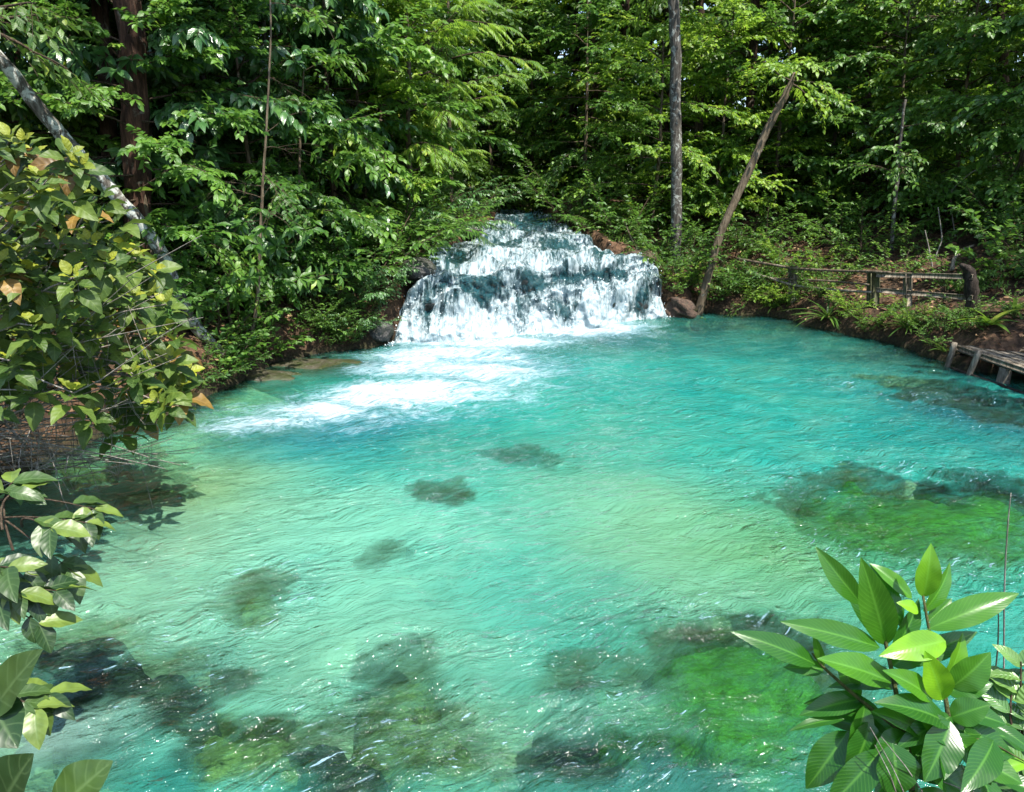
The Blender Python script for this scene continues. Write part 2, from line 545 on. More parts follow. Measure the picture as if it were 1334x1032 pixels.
def rock_h(x, y, rk, i):
    cx, cy, ax, ay, top = rk[:5]
    u, w_ = x * 0.82 - y * 0.57, x * 0.57 + y * 0.82
    qx = fbm(u * 2.6, w_ * 2.6, 11 + i, 3) * .7
    qy = fbm(u * 2.6, w_ * 2.6, 91 + i, 3) * .7
    wx = (fbm(u * 1.7 + qx, w_ * 1.7 + qy, 31 + i, 5, .6) - 0.5) * 1.7 * min(ax, 1.2)
    wy = (fbm(u * 1.7 - qy, w_ * 1.7 + qx, 57 + i, 5, .6) - 0.5) * 1.7 * min(ay, 1.2)
    r2 = ((x - cx + wx) / ax) ** 2 + ((y - cy + wy) / ay) ** 2
    r2 = r2 + 3 * sstep(1.35, 1.85, np.maximum(np.abs(x - cx) / ax, np.abs(y - cy) / ay))
    hgt = np.sqrt(np.clip(1 - r2, 0, 1))
    hgt = hgt * (1 + 0.25 * (fbm(x * 4, y * 4, 71 + i, 4) - 0.5))
    return np.where(r2 < 1, top - 0.9 + 0.9 * np.clip(hgt ** 0.5, 0, 1.0) , -9.0)


for i, rk in enumerate(RK):
    n = 64
    uu = np.linspace(-1.9, 1.9, n)
    XX, YY = np.meshgrid(rk[0] + uu * rk[2], rk[1] + uu * rk[3])
    ZZ = np.maximum(rock_h(XX, YY, rk, i), -1.0)
    Vv = np.stack([XX.ravel() - rk[0], YY.ravel() - rk[1], ZZ.ravel() + 1.0], 1)
    Q = grid_faces(n, n)
    keep = (ZZ.ravel()[Q] > -0.99).any(axis=1)
    Q = Q[keep]
    used = np.unique(Q)
    mp = -np.ones(len(Vv), int)
    mp[used] = np.arange(len(used))
    o = link('submerged_rock', np_mesh('submerged_rock', Vv[used], mp[Q], mat=M[rk[5]]))
    o.location = (rk[0], rk[1], -1.0)
    tag(o, rk[6], 'rock', 'rocks lying under the clear water')

# ---- pool water
wx_ = np.arange(-9.0, 12.0, 0.055)
wy_ = np.arange(1.9, 20.6, 0.055)
WX, WY = np.meshgrid(wx_, wy_)
X, Y = WX.ravel(), WY.ravel()
FD = G(300, 560) - G(640, 450)
FD = FD[:2] / np.linalg.norm(FD[:2])          # direction the current runs


def blob(px, py, rx, ry, soft=1.0):
    c = G(px, py)
    ax = abs(G(px + rx, py)[0] - c[0])
    ay = abs(G(px, py - ry)[1] - G(px, py + ry)[1]) * 0.5
    wxn = (fbm(X * .8, Y * .8, 3, 3) - .5) * ax * 0.9
    wyn = (fbm(X * .8, Y * .8, 8, 3) - .5) * ay * 0.9
    r2 = ((X - c[0] + wxn) / ax) ** 2 + ((Y - c[1] + wyn) / ay) ** 2
    return np.exp(-r2 * soft)


bedz = ground_h(X, Y)
topz = bedz.copy()
for i, rk in enumerate(RK):
    topz = np.maximum(topz, rock_h(X, Y, rk, i))
depth = np.clip(-topz, 0, 3)
wcol = np.tile(np.array([0.024, 0.36, 0.295]), (len(X), 1))
WC = [
    (950, 480, 270, 70, (0.010, 0.30, 0.275), 0.9),
    (760, 560, 180, 60, (0.008, 0.31, 0.25), 0.7),
    (210, 730, 260, 130, (0.27, 0.55, 0.37), 0.9),
    (430, 700, 160, 90, (0.18, 0.52, 0.38), 0.8),
    (430, 860, 180, 70, (0.20, 0.50, 0.34), 0.8),
    (830, 700, 190, 140, (0.24, 0.43, 0.21), 0.55),
    (1000, 720, 150, 70, (0.12, 0.34, 0.14), 0.8),
    (180, 640, 150, 40, (0.22, 0.32, 0.11), 0.85),
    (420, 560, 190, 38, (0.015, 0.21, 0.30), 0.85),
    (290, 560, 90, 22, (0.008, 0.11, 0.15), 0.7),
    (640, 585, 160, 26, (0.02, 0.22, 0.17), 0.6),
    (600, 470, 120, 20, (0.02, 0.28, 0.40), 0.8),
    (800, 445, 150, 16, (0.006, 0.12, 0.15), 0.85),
    (980, 422, 190, 22, (0.002, 0.045, 0.06), 0.95),  # deep water, with shade and reflection of the bank painted in
    (1150, 465, 140, 24, (0.003, 0.06, 0.075), 0.95),  # same strip further right: deep blue plus painted bank shade
    (1270, 540, 120, 50, (0.004, 0.10, 0.14), 0.95),  # blue water darkened by painted shade near the jetty
    (1150, 570, 140, 40, (0.008, 0.24, 0.22), 0.7),
    (600, 960, 260, 60, (0.17, 0.38, 0.22), 0.75),
    (850, 990, 150, 40, (0.04, 0.24, 0.26), 0.7),  # bluish sky sheen painted into the water colour
    (960, 880, 160, 90, (0.02, 0.13, 0.05), 0.8),
    (1200, 690, 180, 50, (0.03, 0.17, 0.02), 0.85),
    (50, 960, 100, 60, (0.36, 0.55, 0.47), 0.9),  # pale reflection on the surface, painted as water colour
    (160, 880, 150, 45, (0.02, 0.09, 0.08), 0.75),
    (420, 478, 90, 14, (0.05, 0.055, 0.02), 0.9),
]
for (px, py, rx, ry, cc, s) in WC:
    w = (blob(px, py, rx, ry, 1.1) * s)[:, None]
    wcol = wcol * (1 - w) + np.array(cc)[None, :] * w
# currents and clouds of stirred sand drifting in the water
cl = fbm(X * 0.9 + Y * 0.25, Y * 0.9, 21, 5)
sandy = (sstep(0.52, 0.72, cl) * 0.35)[:, None]
wcol = wcol * (1 - sandy) + (wcol * 0.75 + np.array([0.05, 0.10, 0.05])) * sandy
deepc = (sstep(0.50, 0.30, cl) * 0.30)[:, None]
wcol = wcol * (1 - deepc) + wcol * np.array([0.45, 0.72, 0.80]) * deepc

foam = np.zeros(len(X))
for (px, py, rx, ry, s) in [(560, 446, 60, 9, 1.0), (650, 447, 90, 9, 1.0), (760, 434, 95, 9, 1.0), (800, 428, 60, 7, 0.85), (560, 470, 70, 12, 0.9), (650, 468, 80, 12, 0.8),
                            (640, 486, 85, 13, 0.95), (560, 505, 110, 15, 1.0), (480, 520, 110, 15, 1.0), (400, 538, 95, 14, 0.95), (310, 562, 70, 11, 0.75), (620, 500, 130, 30, .6), (480, 540, 160, 22, .6), (600, 462, 110, 12, .95), (575, 482, 110, 13, .95), (520, 512, 120, 14, 1.05), (340, 552, 90, 12, .8),
                            (330, 535, 90, 10, 0.55), (660, 515, 60, 12, 0.6), (560, 545, 80, 10, 0.5), (720, 500, 60, 18, 0.35), (450, 560, 110, 8, 0.45), (240, 545, 60, 6, 0.42)]:
    foam = np.maximum(foam, blob(px, py, rx * 1.1, ry * 1.15, 0.9) * s * 1.48)
chop = np.clip(blob(640, 480, 260, 60, 1.0) + 0.4 * blob(1100, 560, 220, 60) + 0.35, 0, 1)

# waves: short crests lying across the current
a_ = X * FD[0] + Y * FD[1]
b_ = -X * FD[1] + Y * FD[0]
w1 = fbm(a_ * 1.1 + 0.5 * fbm(X * .5, Y * .5, 2, 2), b_ * 0.7, 41, 3) - 0.5
w2 = 1 - np.abs(fbm(a_ * 2.6, b_ * 1.3, 43, 3) - 0.5) * 4
w3 = fbm(X * 6.0, Y * 6.0, 47, 3) - 0.5
WZ = 0.06 * w1 + 0.016 * w2 * (0.5 + chop) + 0.022 * w3 * (0.4 + chop) + foam * (0.06 * (fbm(X * 3, Y * 3, 49, 3) - 0.2))
# rim raised where the current bulges over near rocks
nearrock = np.zeros(len(X))
for rk in RK:
    r2 = ((X - rk[0]) / (rk[2] * 1.15)) ** 2 + ((Y - rk[1]) / (rk[3] * 1.15)) ** 2
    nearrock = np.maximum(nearrock, np.exp(-(np.sqrt(r2) - 0.95) ** 2 / 0.12) * (rk[4] > -0.15))
chop = np.clip(chop + 0.75 * nearrock, 0, 1.4)
WZ = WZ + 0.035 * nearrock * (fbm(X * 5, Y * 5, 53, 3) * 2 - 0.6)

m = NT('pool water')
p = m.pos()
fo = m.attr('foam').outputs['Fac']
ch = m.attr('chop').outputs['Fac']
dp = m.attr('depth').outputs['Fac']
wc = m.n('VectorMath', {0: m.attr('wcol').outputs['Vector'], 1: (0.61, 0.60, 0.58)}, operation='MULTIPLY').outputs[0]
ang = math.atan2(FD[1], FD[0])
pf = m.mapping(p, (1, 1, 1), (0, 0, -R(27)))
warp = m.noise(p, 1.3, 2, 0.5)
pw = m.n('VectorMath', {0: pf, 1: m.n('CombineXYZ', {0: m.math('MULTIPLY', warp, 0.9), 1: m.math('MULTIPLY', warp, 0.5)})}, operation='ADD').outputs[0]
r1 = m.noise(m.mapping(pw, (0.75, 2.2, 1)), 1.9, 5, 0.6, 0.35)
r2 = m.noise(m.mapping(pw, (0.55, 1.5, 1)), 6.5, 4, 0.6, 0.35)
r3 = m.noise(m.mapping(pw, (0.6, 1.5, 1)), 24.0, 3, 0.6, 0.2)
r4 = m.noise(m.mapping(p, (0.8, 1.6, 1), (0, 0, R(18))), 3.1, 4, 0.6, 0.8)
rid = m.math('SUBTRACT', 1.0, m.math('MULTIPLY', m.math('ABSOLUTE', m.math('SUBTRACT', r1, 0.5)), 5.0))
hgt = m.math('ADD', m.math('MULTIPLY', rid, 0.35), m.math('ADD', m.math('MULTIPLY', r2, 0.55), m.math('ADD', m.math('MULTIPLY', r4, 0.9), m.math('MULTIPLY', r3, 0.16))))
calm = m.ss(m.noise(m.mapping(p, (0.7, 1.0, 1)), 0.55, 3, 0.55, 0.8), 0.36, 0.64, 0.62, 1.45)
bp = m.n('Bump', {'Strength': 1.0, 'Distance': m.math('MULTIPLY', m.math('ADD', 0.028, m.math('MULTIPLY', ch, 0.05)), calm), 'Height': hgt}).outputs[0]
milk = m.math('SUBTRACT', 1.0, m.math('POWER', 2.718, m.math('MULTIPLY', m.math('MAXIMUM', m.math('ADD', m.math('SUBTRACT', dp, 0.06), m.math('MULTIPLY', m.math('SUBTRACT', m.math('ADD', m.math('MULTIPLY', r1, 0.3), m.math('ADD', m.math('MULTIPLY', r4, 0.3), m.math('MULTIPLY', r2, 0.4))), 0.5), 1.7)), 0.02), -1.15)))
cur = m.noise(m.mapping(pw, (0.5, 1.6, 1)), 2.2, 5, 0.65, 0.8)
body = m.mix(m.ss(cur, 0.4, 0.75, 0.0, 0.35), wc, m.mix(0.5, wc, (0.17, 0.37, 0.29)))
body = m.mix(m.ss(cur, 0.5, 0.25, 0.0, 0.4), body, m.mix(0.65, wc, (0.004, 0.10, 0.09)))
dif = m.n('BsdfDiffuse', {'Color': body, 'Normal': bp})
tra = m.n('BsdfTransparent', {'Color': (0.62, 0.97, 0.86, 1)})
ref = m.n('BsdfRefraction', {'Color': (0.55, 0.95, 0.82, 1), 'Roughness': 0.0, 'IOR': 1.2, 'Normal': bp})
clear = m.mixs(0.27, tra.outputs[0], ref.outputs[0])
w_ = m.mixs(milk, clear, dif.outputs[0])
fr = m.n('Fresnel', {'IOR': 1.33, 'Normal': bp}).outputs[0]
gl = m.n('BsdfGlossy', {'Color': (1, 1, 1, 1), 'Roughness': 0.07, 'Normal': bp})
w_ = m.mixs(fr, w_, gl.outputs[0])
f1 = m.noise(m.mapping(pw, (0.8, 1.8, 1)), 2.6, 8, 0.68, 0.9)
f2 = m.noise(m.mapping(pw, (0.9, 1.5, 1)), 11.0, 5, 0.7, 0.5)
fm = m.math('ADD', fo, m.math('ADD', m.math('MULTIPLY', m.math('SUBTRACT', f1, 0.5), 1.7), m.math('MULTIPLY', m.math('SUBTRACT', f2, 0.5), 1.8)))
mask = m.math('MULTIPLY', m.ss(fm, 0.42, 1.55), m.ss(fo, 0.03, 0.3))
f3 = m.noise(m.mapping(pw, (0.5, 2.0, 1)), 13.0, 4, 0.65, 0.3)
glint_fleck = m.math('MULTIPLY', m.ss(m.math('ADD', f3, m.math('MULTIPLY', m.math('MULTIPLY', ch, calm), 0.075)), 0.715, 0.77), m.ss(rid, 0.2, 0.85))  # painted white glints and tiny whitecaps on the ripple crests
mask = m.math('MAXIMUM', mask, m.math('MULTIPLY', glint_fleck, 0.85))
fdif = m.n('BsdfPrincipled', {'Base Color': m.mix(m.ss(fm, 0.75, 1.75), (0.20, 0.33, 0.40), (0.43, 0.48, 0.50)), 'Roughness': 0.5, 'Normal': bp})
w_ = m.mixs(mask, w_, fdif.outputs[0])
M['water'] = m.surf(w_)
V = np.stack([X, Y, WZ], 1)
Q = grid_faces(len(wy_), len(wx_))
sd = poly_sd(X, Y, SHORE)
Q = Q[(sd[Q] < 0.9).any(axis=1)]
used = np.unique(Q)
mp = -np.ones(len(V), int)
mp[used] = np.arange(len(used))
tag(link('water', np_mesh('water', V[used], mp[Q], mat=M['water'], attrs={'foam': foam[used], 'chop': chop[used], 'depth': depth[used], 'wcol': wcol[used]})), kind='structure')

# ---- waterfall: rock step below, sheet of water above
nv, nu = 330, 300
vv = np.concatenate([np.linspace(-0.45, 1.3, 190), np.linspace(1.3, 15.5, nv - 190 + 1)[1:]])
us = np.linspace(0, 1, nu)
VV, UU = np.meshgrid(vv, us, indexing='ij')
xl = np.interp(VV, VK, XL)
xr = np.interp(VV, VK, XR)
FX = xl + (xr - xl) * UU
FY = fall_y(FX, VV)
FZ = fall_z(FX, VV)


def fallpt(px, py):
    pyb = np.interp(px, [505, 640, 770, 870], [450, 443, 430, 412])
    pyc = np.interp(px, [505, 540, 680, 835], [372, 345, 338, 345])
    v = 1.1 * (pyb - py) / (pyb - pyc)
    if v > 1.1:
        v = float(np.interp(py, [283, 300, 318, pyc], [10.5, 5.5, 3.0, 1.1]))
    return px2x(px, 17.6 + min(v, 3), 1.0), v


DARK = [(623, 382, .50, .26, 1.0), (704, 362, .42, .14, 1.0), (762, 352, .75, .12, 1.0), (810, 362, .3, .12, 0.8), (565, 405, .16, .22, 1.0), (735, 406, .3, .18, .75), (850, 398, .26, .26, 1.0),
        (657, 313, .5, .6, .8), (728, 318, .5, .6, .8), (790, 330, .5, .5, .9), (700, 292, .6, 2.0, .6), (600, 325, .4, .5, .7), (585, 375, .2, .15, .5), (680, 400, .2, .2, .5), (520, 420, .12, .2, .7)]
dark = np.zeros(FX.shape)
lump = fbm(FX * 1.5, VV * 2.2, 61, 4)
for (px, py, rx, rv, s) in DARK:
    cx, cv = fallpt(px, py)
    wxn = (fbm(FX * 2.5, VV * 3, 81, 4) - .5) * 0.9
    wvn = (fbm(FX * 2.5, VV * 3, 85, 4) - .5) * 0.7
    dark = np.maximum(dark, s * np.exp(-(((FX - cx + wxn * rx * 1.6) / rx) ** 2 + ((VV - cv + wvn * rv * 1.6) / rv) ** 2) * 0.9))
face = sstep(-0.1, 0.1, VV) * sstep(1.5, 1.0, VV)
streak = fbm(FX * 5.0 + 1.2 * fbm(FX * 2, VV * 2, 4, 2), VV * 1.5, 65, 3)
blobs = fbm(FX * 8, FY * 8 + FZ * 8, 67, 4)
FZw = FZ + (lump - 0.5) * 0.75 * sstep(0.1, .5, VV) * (1 - 0.5 * sstep(1.5, 4, VV)) + (streak - .5) * 0.13 * face + (blobs - 0.5) * (0.05 * face + 0.10 * sstep(1.0, 2.0, VV)) + 0.07 * np.sin(VV * 2.3 + 5 * lump + FX) * sstep(1.4, 2.2, VV)
FYw = FY - (blobs - 0.35) * 0.07 * face - (streak - .5) * 0.22 * face - (lump - .5) * 0.8 * face - (fbm(FX * 3.0, VV * 4.0, 63, 3) - .5) * 0.35 * face
base_f = np.interp(VV, [-0.4, 0.0, 0.25, 0.7, 1.1, 1.5, 2.5, 5, 11], [0.8, 1.1, 0.92, 0.72, 0.62, 0.74, 0.76, 0.66, 0.48])
ffoam = np.clip(base_f - 0.82 * dark, 0, 1.2)
edge = np.minimum(UU, 1 - UU)
FZw = FZw - sstep(0.03, 0.0, edge) * 0.35
V = np.stack([FX.ravel(), FYw.ravel(), FZw.ravel()], 1)

m = NT('falling water')
fo = m.attr('foam').outputs['Fac']
uv = m.attr('flow').outputs['Vector']
p = m.pos()
s1 = m.noise(m.mapping(uv, (4.6, 0.85, 1)), 1.6, 7, 0.62, 0.5)
s2 = m.noise(m.mapping(uv, (2.6, 1.0, 1)), 5.5, 6, 0.66, 0.9)
s3 = m.noise(p, 42.0, 3, 0.7)
hh = m.math('ADD', m.math('MULTIPLY', s1, 1.3), m.math('ADD', m.math('MULTIPLY', s2, 0.45), m.math('MULTIPLY', s3, 0.1)))
bp = m.n('Bump', {'Strength': 1.0, 'Distance': 0.06, 'Height': hh}).outputs[0]
s4 = m.noise(m.mapping(uv, (1.1, 0.7, 1)), 1.7, 3, 0.5, 0.6)
fm = m.math('ADD', m.math('ADD', fo, m.math('MULTIPLY', m.math('SUBTRACT', s4, 0.5), 1.3)), m.math('ADD', m.math('MULTIPLY', m.math('SUBTRACT', s1, 0.5), 1.5), m.math('MULTIPLY', m.math('SUBTRACT', s2, 0.5), 1.3)))
mask = m.ss(fm, 0.30, 1.05)
teal = m.mix(m.ss(s2, 0.3, 0.7), (0.005, 0.032, 0.040), (0.035, 0.15, 0.18))
dif = m.n('BsdfDiffuse', {'Color': teal, 'Normal': bp})
tra = m.n('BsdfTransparent', {'Color': (0.7, 0.92, 0.92, 1)})
cl_ = m.mixs(0.42, tra.outputs[0], dif.outputs[0])
gl = m.n('BsdfGlossy', {'Color': (1, 1, 1, 1), 'Roughness': 0.1, 'Normal': bp})
cl_ = m.mixs(m.n('Fresnel', {'IOR': 1.33, 'Normal': bp}).outputs[0], cl_, gl.outputs[0])
fcol = m.mix(m.ss(s2, 0.35, 0.65), (0.26, 0.38, 0.43), (0.50, 0.56, 0.58))
fdif = m.n('BsdfPrincipled', {'Base Color': fcol, 'Roughness': 0.45, 'Normal': bp})
ftr = m.n('BsdfTranslucent', {'Color': (0.7, 0.85, 0.9, 1), 'Normal': bp})
M['fall'] = m.surf(m.mixs(mask, cl_, m.mixs(0.2, fdif.outputs[0], ftr.outputs[0])))
flow = np.stack([FX.ravel(), (VV * 1.0 + FZ * 0.8).ravel(), np.zeros(FX.size)], 1)
tag(link('waterfall', np_mesh('waterfall', V, grid_faces(nv, nu), mat=M['fall'], attrs={'foam': ffoam.ravel(), 'flow': flow})), kind='structure')

RZ = FZw - 0.12 + 0.075 * dark * face + 0.10 * (fbm(FX * 5, VV * 6, 91, 5) - 0.5)
RY = FYw + 0.08 - 0.075 * dark * face
V = np.stack([FX.ravel(), RY.ravel(), RZ.ravel()], 1)
tag(link('rock_ledge', np_mesh('rock_ledge', V, grid_faces(nv, nu), mat=M['wet_rock'])), kind='structure')

# flying droplets and froth lumps
rs = np.random.RandomState(5)
ND = 1500
cand = rs.rand(ND * 5)
fi = rs.randint(0, FX.size, ND * 5)
pr_ = np.clip(ffoam.ravel()[fi] - 0.45, 0, 1) * (0.25 + face.ravel()[fi]) * (VV.ravel()[fi] < 3)
fi = fi[cand < pr_ * 0.9][:ND]
C = np.stack([FX.ravel()[fi], FYw.ravel()[fi], FZw.ravel()[fi]], 1)
C += rs.randn(len(fi), 3) * np.array([0.05, 0.10, 0.05]) + np.array([0, -0.05, 0.05]) * rs.rand(len(fi), 1) * 2.2
C[:, 2] = np.maximum(C[:, 2], 0.03)
sz = 0.005 + 0.012 * rs.rand(len(fi)) ** 3
octa = np.array([(1, 0, 0), (-1, 0, 0), (0, 1, 0), (0, -1, 0), (0, 0, 1.5), (0, 0, -1.5)], float)
of = np.array([(0, 2, 4), (2, 1, 4), (1, 3, 4), (3, 0, 4), (2, 0, 5), (1, 2, 5), (3, 1, 5), (0, 3, 5)])
V = (C[:, None, :] + octa[None] * sz[:, None, None]).reshape(-1, 3)
T = (of[None] + np.arange(len(fi))[:, None, None] * 6).reshape(-1, 3)
m = NT('spray')
M['spray'] = m.surf(m.n('BsdfPrincipled', {'Base Color': (0.85, 0.9, 0.92, 1), 'Roughness': 0.3}))
tag(link('spray', np_mesh('spray', V, None, T, M['spray'])), kind='stuff')


# ---- rocks at the water's edge above the surface
def boulder(c, sx, sy, sz, seed, mat, label, name='rock', rot=0.0, sharp=0.5):
    n1_, n2_ = 40, 26
    th = np.linspace(0, 2 * math.pi, n1_, endpoint=False)
    ph = np.linspace(0.02, math.pi - 0.02, n2_)
    TH, PH = np.meshgrid(th, ph)
    d = np.stack([np.cos(TH) * np.sin(PH), np.sin(TH) * np.sin(PH), np.cos(PH)], -1)
    q = d * 1.3 + seed * 1.7
    nz = fbm(q[..., 0] + q[..., 2] * .7, q[..., 1] - q[..., 2] * .6, seed, 5, 0.55)
    rr = 1 + sharp * (nz - 0.5) * 1.6
    P = d * rr[..., None] * np.array([sx, sy, sz])
    cr, sr = math.cos(rot), math.sin(rot)
    P = np.stack([P[..., 0] * cr - P[..., 1] * sr, P[..., 0] * sr + P[..., 1] * cr, P[..., 2]], -1).reshape(-1, 3)
    i = np.arange(n2_ - 1)[:, None] * n1_
    j = np.arange(n1_)[None, :]
    Q = np.stack([i + j, i + n1_ + j, i + n1_ + (j + 1) % n1_, i + (j + 1) % n1_], -1).reshape(-1, 4)
    o = link(name, np_mesh(name, P, Q, mat=mat))
    o.location = c
    return tag(o, label, 'rock')


c = PY(545, 352, 17.0); boulder(c, .38, .4, .26, 3, M['wet_rock'], 'wet grey boulder at the upper left lip of the waterfall')
c = PY(612, 300, 22.6); boulder(c, .42, .5, .26, 5, M['wet_rock'], 'pale wet boulder on the left side of the upper rapids')
c = PY(883, 392, 19.6); boulder((c[0] + 0.1, c[1], c[2] - .25), .34, .3, .24, 8, M['root_bank'], 'reddish brown earth and root mound right of the waterfall', sharp=1.3)
c = PY(492, 432, 15.9); boulder(c, .36, .36, .30, 11, M['wet_rock'], 'dark rock at the left foot of the waterfall')
c = G(425, 474); boulder((c[0], c[1] + .1, -.10), 1.3, .55, .16, 14, M['tan_rock'], 'flat olive tan rock shelf beside the left foot of the waterfall', sharp=.7)
c = G(350, 492); boulder((c[0], c[1] + .1, -.06), .7, .35, .14, 17, M['tan_rock'], 'low brown stone shelf under the thin curved sapling', sharp=.7)
c = PY(830, 336, 20.9); boulder(c, .5, .5, .22, 19, M['root_bank'], 'low brown bank rock at the upper right lip of the waterfall')

# ================================================================== PLANTS
ROWS = {
    'ovate': (np.array([0, .12, .3, .5, .72, .9, 1.0]), np.array([.06, .55, .95, 1.0, .70, .25, .02])),
    'lance': (np.array([0, .15, .4, .7, 1.0]), np.array([.10, .75, 1.0, .62, .02])),
    'lo': (np.array([0, .42, 1.0]), np.array([.08, 1.0, .03])),
    'mid': (np.array([0, .22, .5, .8, 1.0]), np.array([.08, .82, 1.0, .50, .02])),
    'hi': (np.linspace(0, 1, 15), None),
    'strap': (np.linspace(0, 1, 8), np.array([.8, 1, 1, .95, .85, .7, .45, .03])),
}
_t = ROWS['hi'][0]
ROWS['hi'] = (_t, np.maximum(0.02, np.sin(math.pi * _t ** 0.86) ** 0.78 * (1 - 0.25 * _t ** 4)))


def nrm(a):
    return a / (np.linalg.norm(a, axis=-1, keepdims=True) + 1e-9)


def leaf_geo(P, D, N, L, W, Rn, droop, shape='mid', fold=0.25, cols=3, wave=0.0):
    """P base, D direction, N rough upper side (n,3); L length, W width, Rn random (n,)"""
    t, pf = ROWS[shape]
    P, D, N = np.asarray(P), nrm(np.asarray(D)), np.asarray(N)
    L, W, Rn = (np.asarray(k, float) for k in (L, W, Rn))
    droop = np.broadcast_to(np.asarray(droop, float), L.shape)
    S = nrm(np.cross(D, N))
    U = np.cross(S, D)
    s = np.linspace(-1, 1, cols)
    n, r = len(P), len(t)
    pos = P[:, None, None, :] + D[:, None, None, :] * (L[:, None, None, None] * (t - 0.10 * t ** 2)[None, :, None, None])
    down = -(droop[:, None] * L[:, None] * (t ** 2)[None, :])
    pos = pos + U[:, None, None, :] * down[:, :, None, None]
    hw = W[:, None] * 0.5 * pf[None, :]
    pos = pos + S[:, None, None, :] * (hw[:, :, None, None] * s[None, None, :, None])
    up = hw[:, :, None] * fold * np.abs(s)[None, None, :]
    if wave:
        up = up + wave * W[:, None, None] * np.sin(t[None, :, None] * 19 + Rn[:, None, None] * 40 + (s > 0)[None, None, :] * 2) * np.abs(s)[None, None, :] ** 2 * np.sin(math.pi * t)[None, :, None]
    pos = pos + U[:, None, None, :] * up[..., None]
    A = np.stack(np.broadcast_arrays(t[None, :, None], s[None, None, :], Rn[:, None, None]), -1)
    q = grid_faces(r, cols)
    Q = (q[None] + (np.arange(n) * r * cols)[:, None, None]).reshape(-1, 4)
    return pos.reshape(-1, 3), Q, A.reshape(-1, 3)


